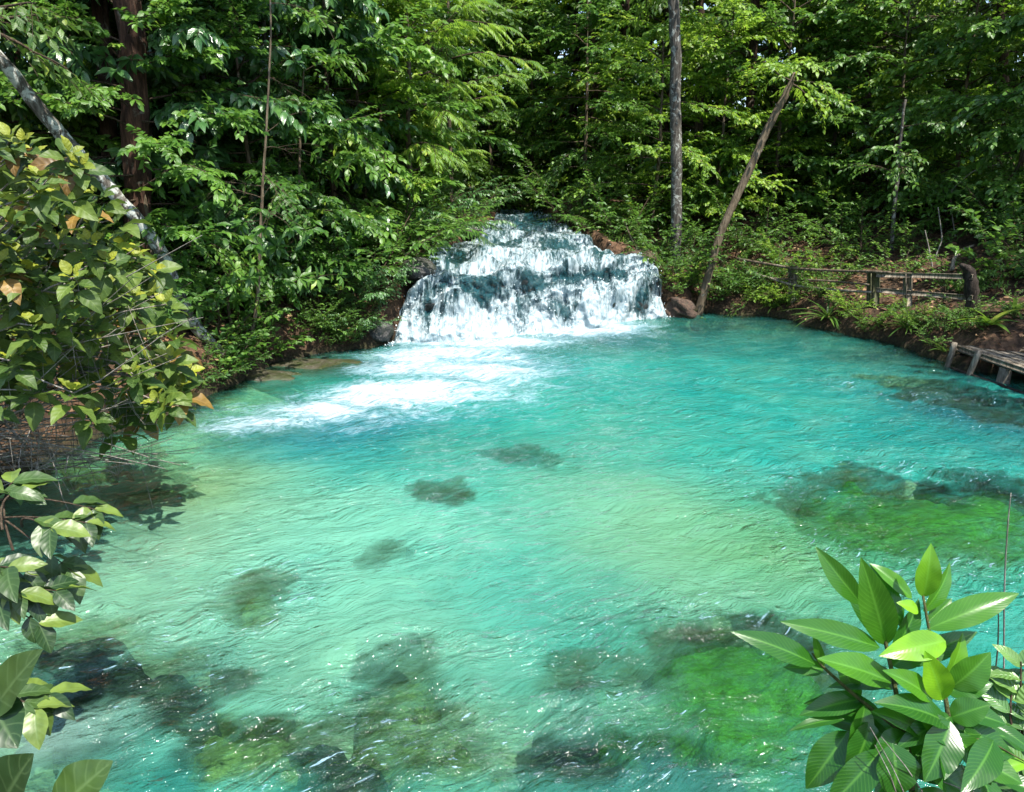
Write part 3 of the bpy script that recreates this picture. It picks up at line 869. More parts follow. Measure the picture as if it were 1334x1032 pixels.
class Plant:
    def __init__(self, seed, shape='mid', fold=0.25, cols=3, wave=0.0):
        self.rs = np.random.RandomState(seed)
        self.P, self.D, self.N, self.L, self.W, self.R, self.dr = [], [], [], [], [], [], []
        self.wood = MB()
        self.shape, self.fold, self.cols, self.wave = shape, fold, cols, wave
        self.jit, self.down = .5, -.08

    def leaves(self, P, D, N, L, W, droop, Rn=None):
        n = len(P)
        self.P.append(np.asarray(P, float))
        self.D.append(np.asarray(D, float))
        self.N.append(np.asarray(N, float))
        self.L.append(np.broadcast_to(np.asarray(L, float), (n,)))
        self.W.append(np.broadcast_to(np.asarray(W, float), (n,)))
        self.dr.append(np.broadcast_to(np.asarray(droop, float), (n,)))
        self.R.append(self.rs.rand(n) if Rn is None else np.broadcast_to(np.asarray(Rn, float), (n,)))

    def curve(self, p0, d0, ln, k=6, droop=0.0, wig=0.15):
        p, d = np.array(p0, float), nrm(np.array(d0, float))
        pts = [p.copy()]
        for i in range(k - 1):
            d = d + np.array([0, 0, -droop / (k - 1)]) + self.rs.randn(3) * wig / math.sqrt(k)
            d = nrm(d)
            p = p + d * ln / (k - 1)
            pts.append(p.copy())
        return np.array(pts)

    def twig(self, p0, d0, ln, n, L, W, droop=0.5, mode='alt', r=0.006, wood=True, ldroop=0.25, tone=None):
        rs = self.rs
        pts = self.curve(p0, d0, ln, 5, droop, 0.25)
        if wood:
            self.wood.tube(pts, np.linspace(r, r * 0.4, 5), 3, cap=False)
        seg = np.linspace(0, 1, 5)
        Z = np.array([0, 0, 1.0])
        rt = rs.rand() * 0.6
        if mode == 'whorl':
            tip = pts[-1]
            T = nrm(pts[-1] - pts[-2])
            A = nrm(np.cross(T, Z) + 1e-4)
            B = np.cross(A, T)
            az = np.arange(n) * 2 * math.pi / n + rs.rand() * 6 + rs.randn(n) * 0.15
            D = A[None] * np.cos(az)[:, None] + (B * 0.9)[None] * np.sin(az)[:, None] + T[None] * (0.35 + 0.25 * rs.rand(n))[:, None]
            D = D + np.array([0, 0, -0.15])
            N = np.tile(T * 0.6 + Z * 0.7, (n, 1))
            Ls = L * (0.7 + 0.5 * rs.rand(n))
            self.leaves(np.tile(tip, (n, 1)) + D * 0.02, D, N, Ls, W * Ls / L, ldroop + 0.2 * rs.rand(n), rt + 0.4 * rs.rand(n))
            return pts
        tt = np.linspace(0.12, 1.0, n)
        pos = np.stack([np.interp(tt, seg, pts[:, k]) for k in range(3)], 1)
        Tn = nrm(np.stack([np.interp(tt, seg, np.gradient(pts[:, k])) for k in range(3)], 1))
        S = nrm(np.cross(Tn, Z) + 1e-5)
        side = np.where(np.arange(n) % 2 == 0, 1.0, -1.0)
        if mode == 'pinnate':
            a = 1.15 - 0.45 * tt
            D = Tn * np.cos(a)[:, None] + S * (side * np.sin(a))[:, None] + np.array([0, 0, -0.30])
            Ls = L * (0.55 + 0.75 * np.sin(math.pi * np.clip(tt, 0.1, .95))) * (0.9 + 0.2 * rs.rand(n))
        else:
            a = 0.75 + 0.35 * rs.randn(n) * 0.6
            a[-1] = 0.05
            D = Tn * np.cos(a)[:, None] + S * (side * np.sin(a))[:, None] + np.array([0, 0, self.down]) + rs.randn(n, 3) * 0.2
            Ls = L * (0.65 + 0.5 * rs.rand(n))
        N = np.tile(Z, (n, 1)) + rs.randn(n, 3) * self.jit
        self.leaves(pos, D, N, Ls, W * Ls / L, ldroop + 0.15 * rs.rand(n), rt + 0.4 * rs.rand(n))
        return pts

    def limb(self, p0, d0, ln, r, ntw, twl, n, L, W, mode='alt', droop=0.3, tdroop=0.6, start=0.25, ldroop=0.25, twood=True, flat=0.5):
        pts = self.curve(p0, d0, ln, 7, droop, 0.3)
        self.wood.tube(pts, np.linspace(r, r * 0.25, 7), 5, cap=False)
        seg = np.linspace(0, 1, 7)
        Tn_all = np.gradient(pts, axis=0)
        for i in range(ntw):
            t = start + (1 - start) * (i + self.rs.rand() * 0.6) / ntw
            t = min(t, 1)
            p = np.array([np.interp(t, seg, pts[:, k]) for k in range(3)])
            T = nrm(np.array([np.interp(t, seg, Tn_all[:, k]) for k in range(3)]))
            S = nrm(np.cross(T, [0, 0, 1.0]) + 1e-5)
            sd = 1 if i % 2 else -1
            a = 0.95 - 0.6 * t
            d = T * math.cos(a) + S * sd * math.sin(a) + np.array([0, 0, 0.35 * self.rs.randn() * (1 - flat) + 0.12])
            self.twig(p, d, twl * (0.65 + 0.6 * self.rs.rand()), n, L, W, tdroop, mode, 0.005 + r * 0.08, twood, ldroop)
        return pts

    def leaf_mesh(self, name, mat):
        V, Q, A = leaf_geo(np.vstack(self.P), np.vstack(self.D), np.vstack(self.N), np.concatenate(self.L), np.concatenate(self.W), np.concatenate(self.R),
                           np.concatenate(self.dr), self.shape, self.fold, self.cols, self.wave)
        return np_mesh(name, V, Q, mat=mat, attrs={'leaf': A})

    def wood_mesh(self, name, mat):
        V = np.vstack(self.wood.v)
        return np_mesh(name, V, np.vstack(self.wood.q), np.vstack(self.wood.t) if self.wood.t else None, mat)


def sph(rs, el0, el1):
    az = rs.rand() * 2 * math.pi
    el = el0 + (el1 - el0) * rs.rand()
    return np.array([math.cos(az) * math.cos(el), math.sin(az) * math.cos(el), math.sin(el)])


# ---- archetypes: (leaf mesh, wood mesh) grown once, copied as individuals
def grow_shrub(seed, h=2.4, stems=9, ntw=15, n=11, L=.16, W=.065, mode='alt', spread=.9, mat='leaf_mid', shape='mid', twl=.55, tdroop=.7, ldroop=.3):
    p = Plant(seed, shape)
    if mat == 'leaf_cool' or mode == 'pinnate':
        p.jit, p.down = .3, -.2
    else:
        tdroop *= .55
        ldroop *= .6
    for i in range(stems):
        az = i * 2.399 + p.rs.rand() * .5
        d = np.array([math.cos(az) * spread, math.sin(az) * spread, 0.75 + 0.9 * p.rs.rand()])
        p.limb([0.12 * math.cos(az), 0.12 * math.sin(az), -0.15], d, h * (0.75 + 0.4 * p.rs.rand()), .02, ntw, twl, n, L, W, mode, droop=.55, tdroop=tdroop, start=.12, ldroop=ldroop, flat=.3)
    return p.leaf_mesh('foliage', M[mat]), p.wood_mesh('stems', M['twig'])


def grow_tree(seed, h=7.0, nl=22, ll=2.3, ntw=14, n=12, L=.17, W=.07, mode='alt', mat='leaf_mid', bark='tan_bark', shape='mid', r=.07, low=.22, twl=.7, tdroop=.7, lean=(0, 0), ldroop=.3, twood=True, el=(-.1, .7)):
    p = Plant(seed, shape)
    if mat == 'leaf_cool' or mode == 'pinnate':
        p.jit, p.down = .3, -.2
    else:
        tdroop *= .55
        ldroop *= .6
    k = 9
    tz = np.linspace(-0.3, h, k)
    off = np.cumsum(p.rs.randn(k, 2) * 0.045 * h / 7, axis=0)
    trunk = np.stack([off[:, 0] + lean[0] * (tz / h) ** 1.3 * h, off[:, 1] + lean[1] * (tz / h) ** 1.3 * h, tz], 1)
    tw = MB()
    rad = r * np.linspace(1.15, .3, k)
    rad[0] *= 1.3
    fine = np.linspace(0, k - 1, 26)
    tp = np.stack([np.interp(fine, np.arange(k), trunk[:, j]) for j in range(3)], 1)
    tw.tube(tp, np.interp(fine, np.arange(k), rad), 10, 0.09, p.rs)
    for i in range(nl):
        f = low + (1 - low) * (i + p.rs.rand()) / nl
        q = np.array([np.interp(f * h, tz, trunk[:, j]) for j in range(3)])
        az = i * 2.399 + p.rs.rand() * .8
        e = el[0] + (el[1] - el[0]) * (f ** 1.2) + 0.15 * p.rs.randn()
        d = np.array([math.cos(az) * math.cos(e), math.sin(az) * math.cos(e), math.sin(e)])
        prof = 0.45 + 0.75 * math.sin(math.pi * min(1, max(0.08, (f - low) / (1 - low) * .8 + .15)))
        p.limb(q, d, ll * prof * (0.8 + .4 * p.rs.rand()), r * .35, ntw, twl, n, L, W, mode, droop=.45, tdroop=tdroop, ldroop=ldroop, twood=twood)
    tm = np_mesh('trunk', np.vstack(tw.v), np.vstack(tw.q), np.vstack(tw.t), M[bark])
    return p.leaf_mesh('crown', M[mat]), tm, p.wood_mesh('branches', M['twig'])


KIND = {}


def arche(key, name, parts, names):
    KIND[key] = (name, list(zip(names, parts)))


FT = ('crown', 'trunk', 'branches')
FS = ('foliage', 'stems')
arche('shrub_mid', 'leafy_shrub', grow_shrub(101), FS)
arche('shrub_cool', 'leafy_shrub', grow_shrub(102, h=2.3, stems=10, L=.15, W=.06, mat='leaf_cool', n=12, ntw=16), FS)
arche('shrub_small', 'leafy_shrub', grow_shrub(103, h=1.3, stems=9, L=.12, W=.05, ntw=9, n=9, twl=.35), FS)
arche('shrub_whorl', 'whorled_shrub', grow_shrub(104, h=2.1, stems=9, L=.24, W=.085, n=7, ntw=11, mode='whorl', twl=.4, tdroop=.4), FS)
arche('shrub_bright', 'leafy_shrub', grow_shrub(105, h=1.9, stems=9, L=.15, W=.065, mat='leaf_bright', ntw=13), FS)
arche('shrub_big', 'broad_leaf_shrub', grow_shrub(106, h=1.9, stems=8, L=.30, W=.15, n=6, ntw=7, mat='leaf_mid', shape='ovate', twl=.45), FS)
arche('tree_cool', 'understorey_tree', grow_tree(201, h=7.5, nl=36, ll=2.4, mat='leaf_cool', bark='lichen_bark', L=.27, W=.115, ntw=18, n=12, low=.10), FT)
arche('tree_mid', 'understorey_tree', grow_tree(202, h=7.0, nl=36, ll=2.3, mat='leaf_mid', L=.20, W=.10, ntw=21, n=14, low=.10), FT)
arche('tree_whorl', 'understorey_tree', grow_tree(203, h=6.5, nl=32, ll=2.1, mat='leaf_cool', mode='whorl', n=8, L=.30, W=.11, twl=.6, ntw=14, low=.12, bark='lichen_bark'), FT)
arche('tree_bright', 'understorey_tree', grow_tree(204, h=6.8, nl=34, ll=2.3, mat='leaf_bright', L=.16, W=.085, ntw=21, n=15, low=.10), FT)
arche('tree_feather', 'feather_leaved_tree', grow_tree(205, h=8.0, nl=26, ll=1.7, mat='leaf_bright', mode='pinnate', n=30, L=.15, W=.034, twl=.85, ntw=12, tdroop=.9, shape='lance', ldroop=.15), FT)
arche('tree_dark', 'forest_tree', grow_tree(206, h=13, nl=40, ll=3.4, mat='leaf_dark', L=.25, W=.12, ntw=26, n=15, twl=1.0, shape='lo', r=.15, low=.06, bark='dark_bark', twood=False, el=(-.3, .8)), FT)
arche('tree_sunny', 'forest_tree', grow_tree(207, h=12, nl=36, ll=3.2, mat='leaf_yellow', L=.22, W=.115, ntw=25, n=15, twl=1.0, shape='lo', r=.13, low=.06, bark='dark_bark', twood=False, el=(-.3, .8)), FT)
arche('tree_green', 'forest_tree', grow_tree(208, h=12, nl=38, ll=3.3, mat='leaf_mid', L=.23, W=.11, ntw=25, n=15, twl=1.0, shape='lo', r=.14, low=.06, bark='dark_bark', twood=False, el=(-.3, .8)), FT)


def children_of(o):
    return [c for c in bpy.data.objects if c.parent == o]


def place(kind, x, y, sc, rot, label, cat=None, group=None, z=None, tilt=(0, 0)):
    nm, parts = KIND[kind]
    if z is None:
        z = gh(x, y)
    o = empty(nm, (x, y, z - 0.02))
    o.rotation_euler = (tilt[0], tilt[1], rot)
    o.scale = (sc[0], sc[0], sc[1]) if isinstance(sc, tuple) else (sc, sc, sc)
    for pn, me in parts:
        link(pn, me, o)
    return tag(o, label, cat or ('tree' if 'tree' in nm else 'shrub'), group)


# ---------------------------------------------------------------- left bank
gl_ = 'shrubs along the left bank'
gr_ = 'shrubs along the right bank'
gu = 'small trees crowding the banks'
LEFT_SHRUBS = [
    ('shrub_mid', 150, 11.2, .75, 'mid green leafy shrub low behind the yellow leaved shrub'),
    ('shrub_whorl', 222, 12.8, .9, 'shrub with leaves in rosettes at the foot of the leaning lichen trunk'),
    ('shrub_small', 285, 13.0, 1.0, 'small leafy shrub at the waterline under the thin curved sapling'),
    ('shrub_whorl', 318, 14.6, 1.0, 'rosette leaved shrub around the thin curved sapling'),
    ('shrub_big', 250, 14.6, 1.0, 'broad leaved shrub behind the leaning lichen trunk'),
    ('shrub_cool', 395, 16.6, .95, 'glossy dark shrub on the brown bank left of the waterfall'),
    ('shrub_mid', 470, 17.0, 1.15, 'tall green shrub hanging over the left end of the waterfall'),
    ('shrub_mid', 515, 18.4, 1.0, 'bushy green shrub over the upper left lip of the waterfall'),
    ('shrub_cool', 455, 16.1, .6, 'low dark shrub between the brown bank and the waterfall foot'),
    ('shrub_cool', 548, 20.5, 1.05, 'dark shrub left of the upper rapids under the palm fronds'),
    ('shrub_mid', 585, 23.5, .9, 'green shrub on the left side of the narrow upstream channel'),
    ('shrub_cool', 612, 27.5, 1.0, 'dark shrub farthest up the left side of the stream'),
    ('shrub_big', 90, 12.4, 1.1, 'broad leaved shrub between the yellow leaved shrub and the dark trunks'),
    ('shrub_small', 420, 15.6, .9, 'small dark green shrub on the litter of the left bank'),
]
LEFT_SHRUBS += [
    ('shrub_mid', 345, 15.2, .8, 'mid green shrub just right of the thin curved sapling'),
    ('shrub_cool', 485, 16.2, .62, 'dark glossy shrub hanging at the left foot of the waterfall'),
    ('shrub_mid', 430, 17.8, 1.0, 'mid green shrub high on the brown left bank'),
    ('shrub_mid', 535, 18.0, .8, 'mid green shrub drooping over the left edge of the waterfall crest'),
    ('shrub_bright', 570, 21.0, .75, 'bright leafy shrub over the left of the upper rapids'),
    ('shrub_mid', 205, 13.6, 1.2, 'mid green shrub covering the foot of the thickest reddish trunk'),
]
for i, (k, px, Yd, s, lab) in enumerate(LEFT_SHRUBS):
    place(k, px2x(px, Yd, 1.0), Yd, s, i * 1.9, lab, group=gl_)
LEFT_TREES = [
    ('tree_mid', 205, 13.4, .8, 'mid green slim tree in front of the pair of dark trunks'),
    ('tree_mid', 330, 15.2, .8, 'mid green slim tree rising beside the thin curved sapling'),
    ('tree_bright', 480, 20.0, .95, 'bright leaved small tree just left of the feathery tree'),
    ('tree_cool', 215, 15.0, 1.0, 'glossy leaved small tree behind the pair of dark trunks'),
    ('tree_whorl', 300, 16.2, 1.0, 'small tree with drooping rosettes right of the dark trunks'),
    ('tree_cool', 370, 18.0, 1.05, 'glossy leaved small tree above the thin curved sapling'),
    ('tree_mid', 440, 19.0, 1.1, 'mid green small tree left of the feathery tree'),
    ('tree_whorl', 410, 21.5, 1.2, 'rosette leaved tree in the dark gap left of the feathery tree'),
    ('tree_feather', 535, 20.5, 1.12, 'feathery yellow green tree drooping over the waterfall'),
    ('tree_feather', 590, 24.0, 1.05, 'second feathery tree, further back left of the stream'),
    ('tree_mid', 500, 23.5, 1.2, 'mid green small tree behind the feathery tree'),
    ('tree_cool', 60, 15.5, 1.1, 'glossy leaved small tree above the yellow leaved shrub'),
    ('tree_mid', -40, 14.0, 1.1, 'mid green small tree at the left edge of the photo'),
    ('tree_bright', 135, 18.5, 1.1, 'bright leaved small tree glowing between the dark trunks'),
]
for i, (k, px, Yd, s, lab) in enumerate(LEFT_TREES):
    place(k, px2x(px, Yd, 2.0), Yd, s, i * 2.3 + .4, lab, group=gu)

# ---------------------------------------------------------------- right bank and stream sides
RIGHT_SHRUBS = [
    ('shrub_mid', 745, 25.0, 1.0, 'green shrub hanging over the right side of the upstream channel'),
    ('shrub_bright', 705, 31.0, 1.2, 'leafy shrub where the stream bends out of sight'),
    ('shrub_mid', 800, 22.8, .95, 'green shrub at the right side of the upper rapids'),
    ('shrub_small', 845, 21.6, 1.0, 'small shrub at the upper right lip of the waterfall'),
    ('shrub_mid', 905, 21.0, .8, 'leafy shrub at the foot of the straight lichen trunk'),
    ('shrub_small', 930, 20.4, .95, 'small shrub behind the foot of the leaning trunk'),
    ('shrub_small', 968, 20.6, 1.0, 'pale leaved small shrub right of the leaning trunk'),
    ('shrub_mid', 1000, 22.5, .8, 'leafy shrub behind the left end of the fence'),
    ('shrub_mid', 1085, 23.0, .85, 'green shrub behind the middle of the fence'),
    ('shrub_big', 1225, 21.0, .8, 'broad leaved shrub behind the right end of the fence'),
    ('shrub_big', 1310, 16.5, .75, 'broad leaved shrub at the right edge behind the jetty'),
    ('shrub_small', 1195, 19.6, .8, 'small shrub right behind the fence rails'),
]
RIGHT_SHRUBS += [
    ('shrub_mid', 876, 20.6, .62, 'leafy shrub drooping over the right edge of the waterfall'),
    ('shrub_bright', 895, 20.3, .5, 'bright low shrub at the water between the waterfall and the leaning trunk'),
    ('shrub_mid', 850, 22.0, .7, 'leafy shrub just left of the foot of the straight grey trunk'),
    ('shrub_small', 935, 19.8, .7, 'small shrub overhanging the water right beside the leaning trunk'),
    ('shrub_mid', 1020, 20.0, .6, 'leafy shrub behind the tallest left fence post'),
    ('shrub_mid', 955, 22.8, .9, 'leafy shrub between the straight and the leaning trunk'),
    ('shrub_bright', 1035, 20.8, .75, 'bright leafy shrub right behind the tallest left fence post'),
    ('shrub_mid', 1125, 20.6, .75, 'leafy shrub just left of the pale crooked sapling'),
    ('shrub_small', 1170, 18.4, .8, 'small shrub between the two middle fence posts'),
    ('shrub_bright', 1060, 24.8, 1.1, 'bright leafy shrub on the slope behind the leaning trunk'),
    ('shrub_mid', 1290, 20.2, .9, 'leafy shrub right of the driftwood log'),
    ('shrub_small', 1245, 16.6, .8, 'small shrub beside the dark stump post'),
    ('shrub_mid', 870, 23.2, 1.0, 'leafy shrub behind the straight lichen trunk'),
    ('shrub_bright', 830, 25.5, 1.1, 'bright leafy shrub above the right of the upper rapids'),
    ('shrub_small', 1085, 19.2, .8, 'small shrub behind the fence left of the round leaved bush'),
    ('shrub_mid', 1330, 18.0, .9, 'leafy shrub at the right edge behind the fence end'),
    ('shrub_mid', 1180, 24.5, 1.0, 'leafy shrub on the dark slope right of the pale crooked sapling'),
]
for i, (k, px, Yd, s, lab) in enumerate(RIGHT_SHRUBS):
    place(k, px2x(px, Yd, 1.5), Yd, s, i * 2.1 + .7, lab, group=gr_)
RIGHT_TREES = [
    ('tree_bright', 850, 24.5, .95, 'bright leaved small tree just left of the straight lichen trunk'),
    ('tree_bright', 935, 25.0, .95, 'bright leaved small tree between the straight and leaning trunks'),
    ('tree_mid', 760, 29.0, 1.05, 'mid green small tree over the right side of the upstream channel'),
    ('tree_mid', 1010, 25.5, 1.05, 'mid green small tree behind the leaning trunk'),
    ('tree_bright', 1075, 27.0, 1.1, 'bright leaved small tree behind the middle of the fence'),
    ('tree_mid', 1150, 24.0, 1.0, 'mid green small tree behind the pale thin sapling'),
    ('tree_bright', 1235, 23.0, 1.0, 'bright leaved small tree above the driftwood log'),
    ('tree_mid', 1320, 20.5, 1.0, 'mid green small tree at the right edge above the jetty'),
    ('tree_mid', 1400, 18.5, 1.05, 'mid green small tree leaning in from beyond the right edge'),
    ('tree_mid', 690, 34.0, 1.15, 'mid green small tree closing the view up the stream'),
    ('tree_bright', 640, 33.0, 1.1, 'bright leaved small tree left of where the stream vanishes'),
]
for i, (k, px, Yd, s, lab) in enumerate(RIGHT_TREES):
    place(k, px2x(px, Yd, 2.5), Yd, s, i * 1.7 + 1.1, lab, group=gu)

# ---------------------------------------------------------------- the forest behind
for i, (tx, ty) in enumerate([(15.2, 7.0), (16.0, 10.5)]):  # unseen trees added to cast shade on the right of the pool
    place('tree_green', tx, ty, .95, i * 2.0, 'unseen tall tree added on the right bank to shade the water', group='unseen shade trees added on the right bank')
rs = np.random.RandomState(77)
FOREST = [
    ('left', 'tall forest tree in the dark wood behind the left bank', [(-160, 19), (-60, 23), (30, 22), (120, 26), (210, 22), (290, 25), (370, 27), (450, 28), (-120, 31), (10, 34), (100, 38), (200, 36), (300, 37), (400, 38)]),
    ('centre', 'tall forest tree in the dark wood behind the stream and waterfall', [(520, 31), (575, 36), (630, 41), (690, 45), (745, 38), (800, 34), (840, 41), (490, 42), (560, 50), (660, 56), (770, 54), (600, 62), (720, 64), (810, 50)]),
    ('right', 'tall forest tree in the wood behind the fence and right bank', [(875, 33), (930, 36), (985, 32), (1040, 37), (1100, 33), (1160, 36), (1215, 31), (1270, 34), (1330, 29), (1400, 27), (1470, 33), (1350, 42), (1240, 46), (1130, 48), (1020, 48), (910, 50), (1180, 58), (1290, 55), (1080, 60), (970, 60), (1400, 50), (860, 62)]),
]
for zone, lab, pts in FOREST:
    for i, (px, Yd) in enumerate(pts):
        if zone == 'left':
            k = ('tree_dark', 'tree_dark', 'tree_sunny', 'tree_green')[i % 4]
        elif zone == 'centre':
            k = ('tree_dark', 'tree_green', 'tree_sunny')[i % 3]
        else:
            k = ('tree_sunny', 'tree_green', 'tree_dark')[i % 3]
        place(k, px2x(px, Yd, 4), Yd, float(0.85 + 0.012 * Yd + .15 * rs.rand()), float(rs.rand() * 6), lab, group='forest trees ' + ('behind the left bank' if zone == 'left' else 'behind the stream' if zone == 'centre' else 'behind the right bank'))


UNDER = {'left': [(20, 19), (140, 20), (260, 19), (340, 21), (430, 23), (-60, 17), (80, 26), (210, 28), (350, 30)],
         'centre': [(520, 27), (560, 31), (610, 36), (660, 39), (720, 38), (775, 33), (820, 31), (860, 29), (500, 34), (700, 46), (790, 44)],
         'right': [(890, 27), (925, 29), (965, 28), (1000, 30), (1045, 29), (1090, 31), (1130, 28), (1170, 30), (1215, 28), (1255, 26), (1300, 25), (1350, 23), (1395, 24), (1440, 26), (940, 36), (1010, 38), (1080, 39), (1150, 38), (1220, 37), (1290, 34), (1360, 32)]}
for zone, pts in UNDER.items():
    where = {'left': 'behind the left bank', 'centre': 'behind the stream and waterfall', 'right': 'behind the fence and right bank'}[zone]
    for i, (px, Yd) in enumerate(pts):
        place(('shrub_mid', 'shrub_bright', 'shrub_cool')[i % 3], px2x(px, Yd, 3), Yd, float(1.25 + .5 * rs.rand()), float(rs.rand() * 6), 'undergrowth bush deep in the wood ' + where, group='undergrowth ' + where)

# ---------------------------------------------------------------- trunks one can tell apart
def trunk_tree(name, pts, radii, bark, label, crown=None, seed=1, wob=.07, group=None, branches=()):
    base = np.array(pts[0], float)
    o = empty(name, base)
    fine = np.linspace(0, len(pts) - 1, 40)
    P = np.stack([np.interp(fine, np.arange(len(pts)), np.array(pts)[:, j]) for j in range(3)], 1) - base
    for _ in range(3):
        P[1:-1] = (P[:-2] + P[1:-1] * 2 + P[2:]) / 4
    rg = np.random.RandomState(seed)
    P[2:-1, :2] += np.cumsum(rg.randn(37, 2), axis=0) * 0.10 * np.mean(radii)
    mb = MB()
    rad = np.interp(fine, np.arange(len(pts)), radii)
    rad[:3] *= [1.5, 1.25, 1.08]
    mb.tube(P, rad, 14, wob, rg)
    mb.build('trunk', M[bark], o)
    if crown:
        pl = Plant(seed + 500, 'mid' if crown.get('hi') else 'lo')
        for i in range(crown['nl']):
            f = crown.get('f0', .75) + (1 - crown.get('f0', .75)) * rg.rand()
            k = int(f * 39)
            d = sph(rg, crown.get('el', (-.2, .6))[0], crown.get('el', (-.2, .6))[1])
            if 'dir' in crown:
                d = d * 0.8 + np.array(crown['dir'])
            pl.limb(P[k], d, crown['ll'] * (.7 + .5 * rg.rand()), rad[k] * .4, crown['ntw'], crown.get('twl', .8), crown.get('n', 10), crown['L'], crown['W'], crown.get('mode', 'alt'), droop=.4, tdroop=.8)
        link('crown', pl.leaf_mesh('crown', M[crown['mat']]), o)
        link('branches', pl.wood_mesh('branches', M['twig']), o)
    return tag(o, label, 'tree', group)


def onland(px, Y):
    x = px2x(px, Y, 1.2)
    return np.array([x, Y, gh(x, Y) - .15])


hi = dict(nl=16, ll=3.0, ntw=14, L=.28, W=.13, mat='leaf_dark', n=9, twl=.9)
b = onland(183, 13.5); t_ = PY(172, 0, 13.5); t2 = t_ + (t_ - b) * 1.0
trunk_tree('tall_tree', [b, t_, t2], [.24, .21, .16], 'red_bark', 'thick reddish dark upright trunk, thickest of the left wood', hi, 3)
b = onland(150, 14.5); t_ = PY(128, 0, 14.5); t2 = t_ + (t_ - b) * .9
trunk_tree('tall_tree', [b, PY(143, 150, 14.5), t_, t2], [.16, .145, .135, .1], 'dark_bark', 'dark upright trunk just left of the thickest reddish trunk', hi, 4)
b = onland(240, 15.5); t_ = PY(236, 0, 15.5); t2 = t_ + (t_ - b) * .8
trunk_tree('tall_tree', [b, t_, t2], [.15, .13, .1], 'dark_bark', 'slim dark trunk in the shade right of the thickest reddish trunk', hi, 5)
b = onland(280, 12.6)
trunk_tree('leaning_tree', [b, PY(240, 405, 12.4), PY(205, 320, 12.2), PY(120, 225, 11.8), PY(55, 150, 11.4), PY(0, 82, 11), PY(-140, -60, 10.5)], [.105, .10, .10, .10, .095, .09, .07], 'pale_lichen_bark',
           'leaning trunk blotched with pale lichen crossing the left bank', dict(nl=6, ll=1.6, ntw=8, L=.2, W=.09, mat='leaf_dark', f0=.85), 6)
b = onland(292, 13.2)
trunk_tree('slender_sapling', [b, PY(315, 465, 13.2), PY(332, 420, 13.2), PY(338, 350, 13.2), PY(341, 270, 13.3), PY(346, 180, 13.4), PY(354, 40, 13.6), PY(350, -90, 13.6)], [.042, .038, .034, .030, .026, .02, .016, .01], 'tan_bark', 'thin curved sapling bending up from the left waterline',
           dict(nl=9, ll=.9, ntw=6, L=.2, W=.08, mat='leaf_mid', f0=.35, mode='whorl', n=7, hi=1), 7)
b = onland(300, 13.6)
trunk_tree('slender_sapling', [b, PY(297, 400, 13.6), PY(300, 320, 13.7)], [.03, .028, .02], 'tan_bark', 'short straight sapling just left of the thin curved sapling', dict(nl=5, ll=.7, ntw=5, L=.2, W=.08, mat='leaf_mid', f0=.6, mode='whorl', n=7, hi=1), 8)
b = onland(388, 15.6)
trunk_tree('slender_sapling', [b, PY(388, 320, 15.6), PY(390, 200, 15.7), PY(398, 60, 15.8)], [.03, .028, .025, .015], 'tan_bark', 'thin straight sapling on the brown left bank', dict(nl=6, ll=1., ntw=6, L=.17, W=.07, mat='leaf_mid', f0=.6, hi=1), 9)
b = onland(880, 21.6)
trunk_tree('tall_tree', [b, PY(882, 240, 21.6), PY(880, 100, 21.6), PY(877, -10, 21.6), PY(872, -200, 21.6)], [.165, .155, .15, .145, .11], 'lichen_bark', 'straight grey trunk with pale lichen spots right of the waterfall', dict(nl=14, ll=3.0, ntw=13, L=.24, W=.11, mat='leaf_yellow', f0=.8, n=9, twl=.9), 10)
b = onland(908, 19.9)
trunk_tree('leaning_tree', [b, PY(935, 310, 20.0), PY(970, 230, 20.1), PY(1000, 165, 20.2), PY(1022, 122, 20.3), PY(1034, 95, 20.3)], [.11, .105, .10, .10, .09, .04], 'tan_bark', 'broken leaning tan trunk at the right of the waterfall',
           dict(nl=5, ll=1.0, ntw=7, L=.17, W=.08, mat='leaf_bright', f0=.9, hi=1), 11)
b = onland(1158, 20.4)
trunk_tree('slender_sapling', [b, PY(1162, 300, 20.4), PY(1170, 220, 20.5), PY(1180, 130, 20.6)], [.06, .055, .05, .03], 'lichen_bark', 'pale crooked sapling behind the fence', dict(nl=6, ll=1.1, ntw=7, L=.17, W=.08, mat='leaf_mid', f0=.6, hi=1), 12)
for (px0, px1, Yd, r_, lab, sd) in [(955, 985, 27, .16, 'dark leaning trunk high behind the broken leaning trunk', 13), (905, 912, 29, .17, 'dark upright trunk beside the straight grey trunk', 14), (1118, 1122, 26, .17, 'dark upright trunk behind the pale crooked sapling', 15),
                                   (775, 770, 33, .2, 'dark trunk in the gap above the upstream channel', 16), (1035, 1100, 30, .12, 'thin dark trunk slanting behind the fence', 17), (1290, 1300, 26, .15, 'dark trunk in the wood above the driftwood log', 18), (455, 450, 24, .16, 'dark trunk in the shade left of the feathery tree', 19), (720, 700, 36, .16, 'slim dark trunk above where the stream vanishes', 20)]:
    b = onland(px0, Yd)
    t_ = PY(px1, -60, Yd)
    trunk_tree('tall_tree', [b, (b + t_) / 2 + np.array([.15, 0, 0]), t_], [r_, r_ * .9, r_ * .75], 'dark_bark', lab, dict(nl=10, ll=2.6, ntw=12, L=.26, W=.12, mat='leaf_dark', f0=.6, n=9, twl=.9), sd)

